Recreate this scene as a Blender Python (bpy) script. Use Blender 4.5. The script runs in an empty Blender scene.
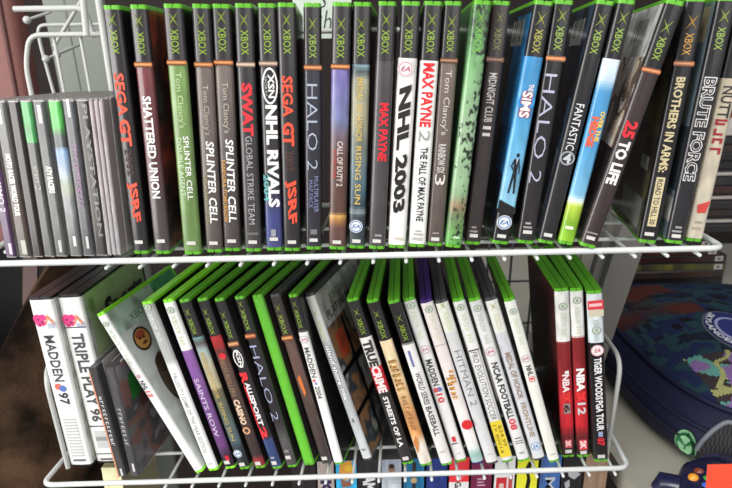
import bpy, bmesh, math, random
from mathutils import Vector, Matrix, noise
random.seed(7)
scene = bpy.context.scene
C = scene.collection
W2, H2, F = 366.0, 244.0, 590.0
# ------------------------------------------------------------------ camera
CAMZ = 1.30
PITCH, YAW, ROLL = math.radians(17.3), math.radians(1.26), 0.0146
CAM = Vector((0, -0.465, CAMZ))
fwd = Vector((math.sin(YAW)*math.cos(PITCH), math.cos(YAW)*math.cos(PITCH), -math.sin(PITCH))).normalized()
rt0 = fwd.cross(Vector((0, 0, 1))).normalized(); up0 = rt0.cross(fwd)
rt = rt0*math.cos(ROLL) - up0*math.sin(ROLL); up = up0*math.cos(ROLL) + rt0*math.sin(ROLL)
def proj(P):
    d = P - CAM; z = d.dot(fwd)
    return W2 + F*d.dot(rt)/z, H2 - F*d.dot(up)/z
def ray(u, v): return (fwd + rt*((u-W2)/F) + up*((H2-v)/F))
def at_z(u, v, z):
    r = ray(u, v); return CAM + r*((z-CAM.z)/r.z)
def at_y(u, v, y):
    r = ray(u, v); return CAM + r*((y-CAM.y)/r.y)
cam = bpy.data.cameras.new('camera'); co = bpy.data.objects.new('camera', cam); C.objects.link(co)
m = Matrix((rt, up, -fwd)).transposed().to_4x4(); m.translation = CAM; co.matrix_world = m
cam.sensor_width = 36; cam.lens = 36*F/732; cam.clip_start = .01
scene.camera = co
cam.dof.use_dof = True; cam.dof.focus_distance = .53; cam.dof.aperture_fstop = 9
scene.view_settings.view_transform = 'Standard'
# ------------------------------------------------------------------ materials
def lin(c):
    o = []
    for x in c[:3]:
        x = max(0, min(255, x))/255
        o.append(x/12.92 if x <= .04045 else ((x+.055)/1.055)**2.4)
    return (*o, 1)
def mat(name, col=None, rough=.4, var=.12, scale=60, metal=0, coat=0, trans=0, spec=.5, bump=0, bscale=300, con=1.0):
    M = bpy.data.materials.new(name); M.use_nodes = True
    nt = M.node_tree; N = nt.nodes; L = nt.links; b = N['Principled BSDF']
    tc = N.new('ShaderNodeTexCoord'); nz = N.new('ShaderNodeTexNoise'); nz.inputs['Scale'].default_value = scale
    nz.inputs['Detail'].default_value = 4
    L.new(tc.outputs['Object'], nz.inputs['Vector'])
    mr = N.new('ShaderNodeMapRange'); mr.inputs['From Min'].default_value = .5-.5*con; mr.inputs['From Max'].default_value = .5+.5*con; mr.inputs['To Min'].default_value = 1-var; mr.inputs['To Max'].default_value = 1+var
    L.new(nz.outputs['Fac'], mr.inputs['Value'])
    mx = N.new('ShaderNodeMix'); mx.data_type = 'RGBA'; mx.blend_type = 'MULTIPLY'; mx.inputs['Factor'].default_value = 1
    if col is None:
        a = N.new('ShaderNodeVertexColor'); a.layer_name = 'Col'; L.new(a.outputs['Color'], mx.inputs['A'])
    else: mx.inputs['A'].default_value = lin(col)
    L.new(mr.outputs['Result'], mx.inputs['B']); L.new(mx.outputs['Result'], b.inputs['Base Color'])
    b.inputs['Roughness'].default_value = rough; b.inputs['Metallic'].default_value = metal
    b.inputs['Coat Weight'].default_value = coat; b.inputs['Coat Roughness'].default_value = .12
    b.inputs['Transmission Weight'].default_value = trans; b.inputs['Specular IOR Level'].default_value = spec
    if bump:
        n2 = N.new('ShaderNodeTexNoise'); n2.inputs['Scale'].default_value = bscale; L.new(tc.outputs['Object'], n2.inputs['Vector'])
        bp = N.new('ShaderNodeBump'); bp.inputs['Strength'].default_value = bump; bp.inputs['Distance'].default_value = .002
        L.new(n2.outputs['Fac'], bp.inputs['Height']); L.new(bp.outputs['Normal'], b.inputs['Normal'])
    return M
PRINT = mat('printed_sleeve', None, .3, .06, 90, coat=.38)
CLOTH = mat('printed_fabric', None, .8, .15, 120, bump=.3, bscale=900, spec=.2)
SH = dict(lime=mat('lime_green_plastic', (146, 238, 52), .3, .08), green=mat('green_plastic', (98, 178, 44), .3, .1),
          dgreen=mat('dark_green_plastic', (60, 120, 46), .3, .1), grey=mat('dark_grey_plastic', (74, 72, 76), .35, .08),
          purple=mat('purple_plastic', (62, 38, 110), .3, .08), black=mat('black_plastic', (38, 37, 38), .3, .1),
          clear=mat('clear_plastic', (196, 192, 190), .15, .06, trans=.3), pink=mat('pinkish_clear_plastic', (220, 205, 205), .15, .03, trans=.55))
WIRE = mat('white_coated_wire', (214, 217, 216), .3, .04, coat=.3)
WIRE2 = mat('shaded_white_wire', (186, 188, 184), .4, .06)  # greyer copy of the white wire, the back frame's shade put into its colour
TRAY = mat('dark_disc_tray', (52, 50, 52), .4, .15)
# ------------------------------------------------------------------ mesh builder
class MB:
    def __init__(s): s.v = []; s.f = []; s.m = []; s.c = []; s.sm = []
    def add(s, vs, fs, mi=0, col=(255, 255, 255), smooth=False):
        o = len(s.v); s.v += [tuple(v) for v in vs]
        for k, f in enumerate(fs):
            s.f.append([i+o for i in f]); s.m.append(mi); s.sm.append(smooth)
            s.c.append(lin(col[k] if isinstance(col, list) else col))
    def box(s, a, b, mi=0, col=(255, 255, 255)):
        x0, y0, z0 = a; x1, y1, z1 = b
        s.add([(x0,y0,z0),(x1,y0,z0),(x1,y1,z0),(x0,y1,z0),(x0,y0,z1),(x1,y0,z1),(x1,y1,z1),(x0,y1,z1)],
              [(0,3,2,1),(4,5,6,7),(0,1,5,4),(1,2,6,5),(2,3,7,6),(3,0,4,7)], mi, col)
    def prism(s, poly, z0, z1, mi=0, col=(255, 255, 255), smooth=False):
        n = len(poly)
        s.add([(x, y, z0) for x, y in poly]+[(x, y, z1) for x, y in poly], [(i, (i+1) % n, n+(i+1) % n, n+i) for i in range(n)], mi, col, smooth)
        s.add([(x, y, z0) for x, y in poly], [tuple(range(n-1, -1, -1))], mi, col); s.add([(x, y, z1) for x, y in poly], [tuple(range(n))], mi, col)
    def tube(s, pts, r, n=10, mi=0, col=(255, 255, 255), caps=True):
        pts = [Vector(p) for p in pts]; rings = []
        nrm = None
        for i, p in enumerate(pts):
            t = ((pts[min(i+1, len(pts)-1)]-p).normalized() + (p-pts[max(i-1, 0)]).normalized()).normalized()
            if nrm is None:
                nrm = t.orthogonal().normalized()
            nrm = (nrm - t*nrm.dot(t)).normalized(); b = t.cross(nrm)
            rr = r[i] if isinstance(r, (list, tuple)) else r
            rings.append([p + (nrm*math.cos(2*math.pi*k/n) + b*math.sin(2*math.pi*k/n))*rr for k in range(n)])
        vs = [v for R in rings for v in R]
        fs = [(i*n+k, i*n+(k+1) % n, (i+1)*n+(k+1) % n, (i+1)*n+k) for i in range(len(pts)-1) for k in range(n)]
        s.add(vs, fs, mi, col, True)
        if caps:
            s.add(rings[0], [tuple(range(n-1, -1, -1))], mi, col); s.add(rings[-1], [tuple(range(n))], mi, col)
    def ball(s, c, r, mi=0, col=(255, 255, 255), sc=(1, 1, 1), n=12):
        vs = []; fs = []
        for i in range(n//2+1):
            th = math.pi*i/(n//2)
            for k in range(n):
                ph = 2*math.pi*k/n
                vs.append((c[0]+r*sc[0]*math.sin(th)*math.cos(ph), c[1]+r*sc[1]*math.sin(th)*math.sin(ph), c[2]+r*sc[2]*math.cos(th)))
        for i in range(n//2):
            for k in range(n): fs.append((i*n+k, (i+1)*n+k, (i+1)*n+(k+1) % n, i*n+(k+1) % n))
        s.add(vs, fs, mi, col, True)
    def build(s, name, mats, parent=None):
        me = bpy.data.meshes.new(name); me.from_pydata(s.v, [], s.f)
        for mm in (mats if isinstance(mats, (list, tuple)) else [mats]): me.materials.append(mm)
        me.polygons.foreach_set('material_index', s.m); me.polygons.foreach_set('use_smooth', s.sm)
        at = me.color_attributes.new('Col', 'FLOAT_COLOR', 'CORNER')
        flat = []
        for f, c in zip(s.f, s.c): flat += list(c)*len(f)
        at.data.foreach_set('color', flat); me.update()
        o = bpy.data.objects.new(name, me); C.objects.link(o)
        if parent is not None: o.parent = parent
        return o
def fillet(pts, r, n=5):
    pts = [Vector(p) for p in pts]; out = [pts[0]]
    for a, b, c in zip(pts, pts[1:], pts[2:]):
        u = (a-b); w = (c-b); d = min(r, u.length*.48, w.length*.48); p = b+u.normalized()*d; q = b+w.normalized()*d
        for k in range(n+1):
            t = k/n; out.append(p*(1-t)**2 + b*2*t*(1-t) + q*t*t)
    return out + [pts[-1]]
def tag(o, label, cat, group=None, kind=None):
    if label: o['label'] = label
    if cat: o['category'] = cat
    if group: o['group'] = group
    if kind: o['kind'] = kind
    return o
def empty(name, loc=(0, 0, 0)):
    o = bpy.data.objects.new(name, None); o.empty_display_size = .02; o.location = loc; C.objects.link(o); return o
_tc = {}
def text_mesh(st, bold=0, shear=0):
    k = (st, bold, shear)
    if k not in _tc:
        cu = bpy.data.curves.new('lettering', 'FONT'); cu.body = st; cu.resolution_u = 2; cu.offset = bold; cu.shear = shear
        ob = bpy.data.objects.new('lettering', cu); me = ob.to_mesh()
        vs = [(v.co.x, v.co.y) for v in me.vertices]; fs = [tuple(p.vertices) for p in me.polygons]
        ob.to_mesh_clear(); bpy.data.objects.remove(ob); bpy.data.curves.remove(cu)
        x0 = min(v[0] for v in vs); x1 = max(v[0] for v in vs); y0 = min(v[1] for v in vs); y1 = max(v[1] for v in vs)
        _tc[k] = ([((x-x0)/max(1e-6, x1-x0), (y-y0)/max(1e-6, y1-y0)) for x, y in vs], fs)
    return _tc[k]
def nz(x, y, s=0): return noise.noise(Vector((x, y, s*7.31)))*.5+.5
def mixc(a, b, t): return tuple(a[i]*(1-t)+b[i]*t for i in range(3))
# ------------------------------------------------------------------ cases
ZU, ZL = CAMZ-.1493, CAMZ-.399
YW = math.radians(-5)
def yd(a): return math.radians(a)
log = []
def solve(T, B, zs, h, t, yaw, Y=None, margin=.003, lean=None):
    """pose of a box standing on zs whose spine mid-line runs through the photo's points B and T"""
    g = 0.0 if lean is None else lean
    X = Yc = 0
    for it in range(14):
        cz = math.cos(g); sx = math.sin(g); lift = t/2*abs(sx)
        R = Matrix.Rotation(yaw, 3, 'Z') @ Matrix.Rotation(g, 3, 'Y')
        off = R @ Vector((0, 0, margin))
        P = at_z(B[0], B[1], zs+lift+off.z)
        if Y is not None: P = at_y(B[0], B[1], Y); 
        O = Vector((P.x-off.x, (P.y-off.y), zs+lift))
        if lean is None:
            def fx(gg):
                RR = Matrix.Rotation(yaw, 3, 'Z') @ Matrix.Rotation(gg, 3, 'Y')
                return proj(O + RR @ Vector((0, 0, h-margin)))[0]-T[0]
            a = fx(g); b = fx(g+.01); g = g - a*.01/(b-a)
    R = Matrix.Rotation(yaw, 4, 'Z') @ Matrix.Rotation(g, 4, 'Y')
    Mx = R.copy(); Mx.translation = O
    return Mx, g
def profile(t, d, r, off=0, n=5):
    """left back -> spine -> right back"""
    x = t/2+off; pts = [(-x, d)]
    for k in range(n+1):
        a = math.pi + k*math.pi/2/n; pts.append((-t/2+r+(r+off)*math.cos(a), r+(r+off)*math.sin(a)))
    for k in range(n+1):
        a = 1.5*math.pi + k*math.pi/2/n; pts.append((t/2-r+(r+off)*math.cos(a), r+(r+off)*math.sin(a)))
    return pts + [(x, d)]
def dark_art(seed, base=(26, 24, 25), hi=(70, 60, 58)):
    def f(u, v):
        n = nz(u*3, v*4, seed); return mixc(base, hi, max(0, n-.45)*1.6)
    return f
def back_art(seed, base, pal, bar=(.06, .34, .86, .96), boxes=()):
    def f(u, v):
        if bar and bar[0] < u < bar[1] and bar[2] < v < bar[3]:
            return (60, 62, 60) if (int(u*150) % 2 and u > bar[0]+.05 and v > bar[2]+.02) else (185, 188, 182)
        for (a, b, c, d, col) in boxes:
            if a < u < b and c < v < d:
                return mixc(col, (20, 20, 20), .7*max(0, nz(u*14, v*14, seed)-.4))
        n = nz(u*4+3, v*5, seed) * .65 + nz(u*11, v*13, seed+3)*.35
        k = max(0, min(.999, (n-.25)*2))*(len(pal)-1); c = mixc(pal[int(k)], pal[min(len(pal)-1, int(k)+1)], min(1, max(0, (k % 1)*2.4-.7))); return c if base is None else mixc(base, c, .8)
    return f
def make_case(name, label, T, B, wpx, stops, ops=(), zs=ZU, shell='green', cat='game case', group=None, h=.190, d=.135, yaw=0.0,
              Y=None, L=None, R=None, noise_amp=.12, nscale=(3, 14), kind='game', xbox=None, tmax=.0152, ftext=(), fdisc=(), speckle=None, margin=.003, tt=None, lean=None):
    t = .0145 if tt is None else tt
    for _ in range(3):
        Mx, g = solve(T, B, zs, h, t, yaw, Y, lean=lean)
        zc = (Mx @ Vector((0, 0, h*.4)) - CAM).dot(fwd)
        if tt is None: t = max(.0085, min(tmax, wpx*zc/F*math.cos(g)))
    tp = proj(Mx @ Vector((0, 0, h-.003)))
    log.append('%-34s t%.1f lean%5.1f Y%6.3f  top err %5.1f' % (label[:34], t*1000, math.degrees(g), Mx.translation.y, tp[1]-T[1]))
    root = empty(name); root.matrix_world = Mx
    tag(root, label, cat, group)
    def zpx(y):         # photo row -> height on the spine
        lo, hi = 0.0, h
        for _ in range(24):
            mid = (lo+hi)/2
            if proj(Mx @ Vector((0, 0, mid)))[1] > y: lo = mid
            else: hi = mid
        return (lo+hi)/2
    r = min(.0026, t*.2)
    sh = MB()
    pr = profile(t-.0007, d, r)
    half = [p for p in pr]
    if kind == 'jewel':
        sh.box((-t/2+.0006, .0005, .001), (t/2-.0006, d, h-.001), 0)
        root_shell = sh.build('jewel_case', SH[shell], root)
        tr = MB(); tr.box((-t/2+.0018, .012, .003), (t/2-.0018, d-.004, h-.014)); tr.build('disc_tray', TRAY, root)
        for s in (-1, 1):
            ld = MB(); ld.box((s*t/2-.0008*(s > 0), .012, .0004), (s*t/2+.0008*(s < 0), d-.002, h-.0004)); ld.build('lid', SH['clear'], root)
    else:
        # two halves meeting in a recessed seam along top, bottom and mouth
        k = len(pr)//2
        sh.prism([(-.0005, 0)] + [(-.0005, d)] + pr[:k], 0, h)
        sh.prism(pr[k:] + [(.0005, d), (.0005, 0)], 0, h)
        sh.box((-.0008, .0005, .001), (.0008, d-.001, h-.001))
        sh.build('shell', SH[shell], root)
    # printed sleeve
    e = .0004
    sl = MB(); z0, z1 = margin, h-margin
    q = profile(t-.0007, d-.005, r, e)
    nsp = 26 if speckle else 10; nv = 200 if speckle else 90 if h > .15 else 60
    arc_l = q[1:7]; arc_r = q[7:13]
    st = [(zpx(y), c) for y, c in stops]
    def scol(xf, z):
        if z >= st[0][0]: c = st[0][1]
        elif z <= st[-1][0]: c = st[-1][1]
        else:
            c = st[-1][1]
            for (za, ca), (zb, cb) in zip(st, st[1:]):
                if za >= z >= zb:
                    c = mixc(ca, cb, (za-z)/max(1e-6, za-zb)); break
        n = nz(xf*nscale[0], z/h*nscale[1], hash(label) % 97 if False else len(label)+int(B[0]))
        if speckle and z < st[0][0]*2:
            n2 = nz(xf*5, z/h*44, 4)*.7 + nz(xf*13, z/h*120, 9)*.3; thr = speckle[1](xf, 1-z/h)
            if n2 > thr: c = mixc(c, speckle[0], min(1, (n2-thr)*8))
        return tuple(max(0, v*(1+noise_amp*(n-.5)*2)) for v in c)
    bul = 0 if kind == 'jewel' else .00055
    path = arc_l + [(arc_l[-1][0]+(arc_r[0][0]-arc_l[-1][0])*k/nsp, -e-bul*(1-(2*k/nsp-1)**2)) for k in range(1, nsp)] + arc_r
    npt = len(path); vs = []; fs = []; cs = []
    for j in range(nv+1):
        z = z0+(z1-z0)*j/nv
        for (x, y) in path: vs.append((x, y, z))
    for j in range(nv):
        z = z0+(z1-z0)*(j+.5)/nv
        for i in range(npt-1):
            fs.append((j*npt+i, j*npt+i+1, (j+1)*npt+i+1, (j+1)*npt+i)); cs.append(scol(((path[i][0]+path[i+1][0])/2)/t+.5, z))
    sl.add(vs, fs, 0, cs, True)
    for side, fn in ((-1, L), (1, R)):
        x = side*(t/2-.00035+e)
        if kind == 'jewel' and fn is None: continue
        nu, nw = (44, 64) if fn else (1, 1)
        fn = fn or dark_art(B[0]*.37+side)
        y0 = q[1][1]; y1 = d-.005
        vs = [(x, y0+(y1-y0)*i/nu, z0+(z1-z0)*j/nw) for j in range(nw+1) for i in range(nu+1)]
        fs = []; cs = []
        for j in range(nw):
            for i in range(nu):
                f_ = (j*(nu+1)+i, j*(nu+1)+i+1, (j+1)*(nu+1)+i+1, (j+1)*(nu+1)+i)
                fs.append(f_ if side > 0 else f_[::-1]); cs.append(fn((i+.5)/nu, (j+.5)/nw))
        sl.add(vs, fs, 0, cs)
    EP = [e+bul+.0002]
    def put_text(s_, ya, yb, xc, w, col, bold=0, shear=0, mode='down'):
        vs, fs = text_mesh(s_, bold, shear)
        za, zb = zpx(ya), zpx(yb); EP[0] += .00001
        if mode == 'down': pts = [((xc-.5+(y-.5)*w)*t, -EP[0], za+(zb-za)*x) for x, y in vs]
        else: pts = [((xc-.5+(x-.5)*w)*t, -EP[0], zb+(za-zb)*y) for x, y in vs]
        sl.add(pts, fs, 0, col)
    def disc(yc, xc, r_, col, ry=None, n=20):
        EP[0] += .00001; z = zpx(yc); ry = ry or r_
        pts = [((xc-.5+r_*math.cos(2*math.pi*k/n))*t, -EP[0], z+ry*t*math.sin(2*math.pi*k/n)) for k in range(n)]
        sl.add(pts, [tuple(range(n))], 0, col)
    def rect(ya, yb, xa, xb, col):
        EP[0] += .00001; za, zb = zpx(ya), zpx(yb)
        sl.add([((xa-.5)*t, -EP[0], zb), ((xb-.5)*t, -EP[0], zb), ((xb-.5)*t, -EP[0], za), ((xa-.5)*t, -EP[0], za)], [(0, 1, 2, 3)], 0, col)
    def poly(pts, col):
        EP[0] += .00001; sl.add([((x-.5)*t, -EP[0], zpx(y)) for x, y in pts], [tuple(range(len(pts)))], 0, col)
    def xmark(yc, xc, r_, col):
        z = zpx(yc)
        for a in (55, 125, 235, 305):
            EP[0] += .00001; a = math.radians(a); dx, dz = math.cos(a), math.sin(a)
            pts = [(-dz*.10, dx*.10), (dx, dz), (dz*.10, -dx*.10)]
            sl.add([((xc-.5+px*r_)*t, -EP[0], z+pz*r_*t) for px, pz in pts], [(0, 1, 2)], 0, col)
            sl.add([((xc-.5+px*r_)*t, -EP[0], z+pz*r_*t) for px, pz in pts], [(2, 1, 0)], 0, col)
    def ea(yc, xc, r_, dark=False):
        disc(yc, xc, r_, (200, 205, 210)); disc(yc, xc, r_*.86, (60, 110, 170) if dark == 'b' else (210, 150, 155)); disc(yc, xc, r_*.72, (225, 228, 232))
        z = zpx(yc); vs, fs = text_mesh('EA', .03, .3); EP[0] += .00001
        sl.add([((xc-.5+(x-.5)*r_*1.2)*t, -EP[0], z+(y-.5)*r_*.62*t) for x, y in vs], fs, 0, (70, 110, 160) if dark == 'b' else (175, 70, 85))
    if xbox:
        tY, kind_x = xbox[0], xbox[1]
        col = xbox[2] if len(xbox) > 2 else (140, 168, 62)
        if kind_x == 'og':
            ya, yl, yb = tY
            xmark(ya, .5, .46, mixc(col, (220, 225, 120), .25)); put_text('XBOX', yl, yb, .5, .40, col, .006)
        else:
            ya, yl, yb = tY
            disc(ya, .5, .3, (130, 140, 130)); disc(ya, .5, .25, (196, 206, 190)); xmark(ya, .5, .27, (90, 120, 80))
            put_text('XBOX 360', yl, yb, .5, .36, col, .0)
    def marks(ya, yb, xc, w, col, n=9, slant=0):
        rr = random.Random(int(ya*7+xc*50)); st_ = (yb-ya)/n
        for i in range(n):
            y0 = ya+i*st_; a = y0+st_*.12; b = y0+st_*rr.uniform(.6, .85); wx = w*rr.uniform(.75, 1)
            kind_ = rr.randrange(4); th = st_*.24
            EP[0] += .00001
            if kind_ != 1: rect(a, a+th, xc-wx/2, xc+wx/2, col)
            if kind_ != 2: rect(a, b, xc-wx/2, xc-wx/2+w*.2, col)
            if kind_ in (1, 3): rect(b-th, b, xc-wx/2, xc+wx*.35, col)
            if kind_ in (0, 2): rect(a, b, xc+wx/2-w*.2, xc+wx/2, col)
    for o in ops:
        k = o[0]
        if k == 'marks': marks(*o[1:])
        elif k == 'txt': put_text(*o[1:])
        elif k == 'disc': disc(*o[1:])
        elif k == 'rect': rect(*o[1:])
        elif k == 'poly': poly(*o[1:])
        elif k == 'x': xmark(*o[1:])
        elif k == 'ea': ea(*o[1:])
        elif k == 'bar': rect(o[1], o[1]+3.4, .24, .74, (205, 203, 198))
        elif k == 'band':
            y = o[1]; c = tuple(q*.86 for q in (o[2] if len(o) > 2 else (226, 138, 74)))
            rect(y-1.2, y+4.4, 0.02, .98, mixc(c, (50, 30, 25), .62)); rect(y, y+3, 0, 1, c); rect(y+.9, y+1.9, .05, .9, mixc(c, (255, 225, 190), .4))
        elif k == 'man':
            y0, y1, x = o[1:4]; H = y1-y0; c = (24, 26, 34)
            disc(y0+H*.07, x+.02, .09, c, .11)
            poly([(x-.13, y0+H*.16), (x-.09, y0+H*.5), (x+.11, y0+H*.5), (x+.15, y0+H*.16)], c)
            poly([(x-.1, y0+H*.48), (x-.2, y0+H), (x-.1, y0+H), (x+.02, y0+H*.55)], c)
            poly([(x-.02, y0+H*.48), (x+.1, y0+H), (x+.2, y0+H), (x+.12, y0+H*.48)], c)
            poly([(x-.13, y0+H*.16), (x-.27, y0+H*.34), (x-.12, y0+H*.46), (x-.12, y0+H*.40), (x-.19, y0+H*.34), (x-.1, y0+H*.22)], c)
            poly([(x+.13, y0+H*.16), (x+.24, y0+H*.34), (x+.27, y0+H*.52), (x+.21, y0+H*.5), (x+.17, y0+H*.34)], c)
            poly([(x-.02, y0+H*.16), (x+.03, y0+H*.3), (x+.07, y0+H*.16)], (200, 200, 205))
    for (s_, side, u0, u1, v0, v1, col, *bo) in ftext:
        vs, fs = text_mesh(s_, bo[0] if bo else 0, 0); x = side*(t/2-.00035+e+.0003); dd = d-.005; hh = h-2*margin
        pts = [(x, (u0+(u1-u0)*a)*dd, margin+(v0+(v1-v0)*b)*hh) if side > 0 else (x, (u1-(u1-u0)*a)*dd, margin+(v0+(v1-v0)*b)*hh) for a, b in vs]
        sl.add(pts, fs, 0, col)
    for (side, cu, cv, ru, rv, col) in fdisc:
        dd = d-.005; hh = h-2*margin; EP[0] += .00002; x = side*(t/2-.00035+EP[0]-bul)
        sl.add([(x, (cu+ru*math.cos(.2618*k))*dd, margin+(cv+rv*math.sin(.2618*k))*hh) for k in range(24)], [tuple(range(24))], 0, col)
    sl.build('spine_card' if kind == 'jewel' else 'printed_sleeve', PRINT, root)
    return root, Mx, zpx, t
# ------------------------------------------------------------------ upper shelf: boxed games
DK = (43, 40, 41); BK = (28, 26, 28); WH = (232, 231, 228); OG = (232, 84, 58); SI = (170, 178, 196)
UP = 'boxed games standing on the upper wire shelf'
UIDX = [0]
def U(label, T, B, w, stops, ops, xb, **k):
    ex = dict(yaw=k.pop('yaw', YW)); ex.update(k)
    if B[0] < 320:
        i = UIDX[0]; UIDX[0] += 1
        ex['yaw'] = yd((-3, -1, 1, 2, 2, 2, 2, 2, 3.5)[i]); B = (B[0], B[1]+(2.8 if i < 4 else 2.0 if i < 8 else 0))
    return make_case('game_case', label, T, B, w*1.05, stops, ops, ZU, ex.pop('shell', 'green'), group=UP, xbox=xb, **ex)
red_art = back_art(5, None, [(58, 46, 44), (150, 70, 52), (96, 58, 50), (54, 48, 48), (70, 66, 66)], None)
U('dark spine case with orange lettering, next to the clear disc cases', (111.2, 4), (140.5, 247.5), 16.2, [(0, DK)], [
  ('txt', 'SEGA', 73, 116, .5, .56, OG, .03), ('txt', 'GT', 119, 146, .5, .62, OG, .045), ('txt', '2002', 149, 176, .5, .4, (80, 52, 50)),
  ('txt', 'JSRF', 182, 222, .5, .62, OG, .035, -.2), ('bar', 240)], ((20, 30, 54), 'og'))
U('maroon spine case with tall white block lettering, spine fading to brown', (138, 4), (162.3, 247.5), 16, [(0, DK), (63, DK), (63, (112, 58, 62)), (150, (88, 48, 50)), (205, (72, 62, 62)), (250, (76, 70, 70))], [
  ('band', 63), ('txt', 'SHATTERED UNION', 96, 198, .5, .5, (238, 236, 234), .03), ('bar', 239)], ((21, 32, 55), 'og'), R=red_art)
U('green spine case with two columns of white lettering', (172.5, 4), (192.3, 248), 17.5, [(0, DK), (61, DK), (61, (116, 146, 84)), (250, (102, 130, 74))], [
  ('band', 61), ('txt', "Tom Clancy's", 72, 128, .5, .4, (196, 214, 168), -.005), ('txt', 'SPLINTER CELL', 136, 200, .66, .3, WH, .01), ('txt', 'DOUBLE AGENT', 138, 196, .3, .24, (205, 225, 190)), ('bar', 241)], ((19, 29, 54), 'og'))
U('grey-brown spine case with white lettering and pale olive subtitle', (200.5, 4), (214.2, 246), 16.5, [(0, DK), (63, DK), (63, (110, 98, 92)), (250, (84, 75, 72))], [
  ('band', 63), ('txt', "Tom Clancy's", 85, 135, .5, .4, (190, 182, 168), -.005), ('txt', 'SPLINTER CELL', 141, 223, .6, .46, WH, .02, .1), ('txt', 'STEALTH ACTION', 175, 224, .22, .22, (150, 150, 96)), ('bar', 241)], ((20, 30, 55), 'og'))
U('grey-brown spine case with white lettering and orange subtitle', (221, 4), (232.3, 245.5), 17, [(0, DK), (61, DK), (61, (118, 106, 100)), (150, (84, 76, 74)), (250, (70, 62, 62))], [
  ('band', 61), ('txt', "Tom Clancy's", 82, 133, .5, .4, (196, 188, 174), -.005), ('txt', 'SPLINTER CELL', 139, 222, .62, .44, WH, .02, .1), ('txt', 'PANDORA TOMORROW', 160, 222, .24, .22, (224, 160, 50)), ('bar', 239)], ((17, 27, 52), 'og'))
U('dark spine case with short red block lettering over thin grey lettering', (243.5, 4), (253.3, 246), 16.5, [(0, DK), (250, (66, 62, 62))], [
  ('band', 63, (214, 190, 170)), ('txt', 'SWAT', 83, 136, .5, .6, (214, 54, 62), .05), ('txt', 'GLOBAL STRIKE TEAM', 136, 224, .5, .36, (170, 168, 170)), ('rect', 232, 234.6, .16, .84, (104, 102, 102)), ('bar', 240)], ((20, 30, 55), 'og'))
U('dark spine case turning blue at the foot, white italic lettering under a white oval', (266.5, 4), (274.4, 245), 16.5, [(0, DK), (185, (54, 50, 54)), (215, (60, 66, 120)), (250, (70, 74, 120))], [
  ('band', 62, (206, 176, 160)), ('disc', 86, .55, .44, WH, 1.0), ('disc', 86, .55, .36, (44, 40, 42), .88), ('txt', 'XSN', 74, 98, .62, .36, WH, .03), ('txt', 'SPORTS', 76, 96, .32, .14, (190, 190, 190)),
  ('txt', 'NHL RIVALS', 105, 207, .58, .66, WH, .045), ('txt', '2004', 174, 201, .16, .3, (104, 180, 182), .02), ('rect', 229, 236, .34, .62, (150, 150, 160)), ('bar', 237)], ((20, 29, 54), 'og'), R=back_art(8, (120, 40, 50), [(60, 30, 36), (150, 44, 58)], None))
U('dark spine case with orange lettering, between blue-footed and silver-lettered cases', (286.3, 4), (292.3, 245.5), 16.5, [(0, DK), (250, DK)], [
  ('txt', 'SEGA', 76, 117, .45, .6, OG, .03), ('txt', 'GT', 122, 146, .45, .64, OG, .045), ('txt', '2002', 150, 171, .5, .42, (96, 60, 56)), ('txt', 'JSRF', 180, 224, .5, .66, OG, .035, -.2), ('bar', 240)], ((20, 29, 54), 'og'))
U('dark spine case with wide silver lettering, beside the gap showing the paper sign', (312.5, 8), (313.8, 246), 16, [(0, DK), (70, DK), (70, (48, 46, 56)), (250, (46, 44, 50))], [
  ('band', 66), ('txt', 'HALO 2', 84, 170, .45, .6, SI, -.012), ('txt', 'MULTIPLAYER', 176, 212, .66, .26, (130, 136, 176)), ('txt', 'MAP PACK', 180, 208, .34, .24, (120, 126, 168)), ('rect', 229, 234, .3, .7, (120, 118, 120)), ('bar', 238)], ((24, 34, 58), 'og'))
U('case with purple-blue sky fading to brown and a gold burst near the foot', (341.5, 8), (337, 246), 17, [(0, DK), (65, DK), (65, (104, 92, 150)), (120, (112, 118, 158)), (140, (104, 84, 90)), (165, (92, 66, 58)), (212, (84, 58, 50)), (216, (196, 150, 80)), (221, (150, 104, 60)), (228, (88, 62, 54)), (250, (84, 62, 58))], [
  ('band', 65), ('txt', 'CALL OF DUTY 2', 141, 186, .58, .34, (196, 184, 178), .03), ('txt', 'BIG RED ONE', 150, 178, .3, .18, (190, 70, 60)), ('bar', 240)], ((24, 34, 58), 'og'), noise_amp=.22)
U('teal and sand spine case with gold lettering and round white badge at foot', (362, 7), (356.5, 245), 16.5, [(0, DK), (63, DK), (65, (120, 150, 158)), (72, (70, 78, 80)), (80, (150, 150, 132)), (120, (150, 146, 120)), (150, (112, 122, 120)), (190, (66, 92, 106)), (206, (52, 68, 78)), (212, (140, 150, 150)), (216, (54, 64, 72)), (250, (58, 64, 68))], [
  ('txt', 'MEDAL OF HONOR', 78, 142, .5, .36, (204, 176, 100), .01), ('txt', 'RISING SUN', 146, 204, .5, .34, (206, 174, 92), .01), ('ea', 226, .45, .4, 'b'), ('bar', 239)], ((24, 33, 57), 'og'), noise_amp=.2)
U('charcoal spine case with short red lettering only', (387, 5), (376.7, 245.5), 16.5, [(0, DK), (62, DK), (62, (70, 64, 66)), (250, (72, 66, 68))], [
  ('txt', 'MAX PAYNE', 103, 161, .6, .5, (226, 40, 52), .035), ('rect', 234, 236, .36, .76, (150, 146, 146)), ('bar', 239)], ((20, 30, 54), 'og'))
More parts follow.
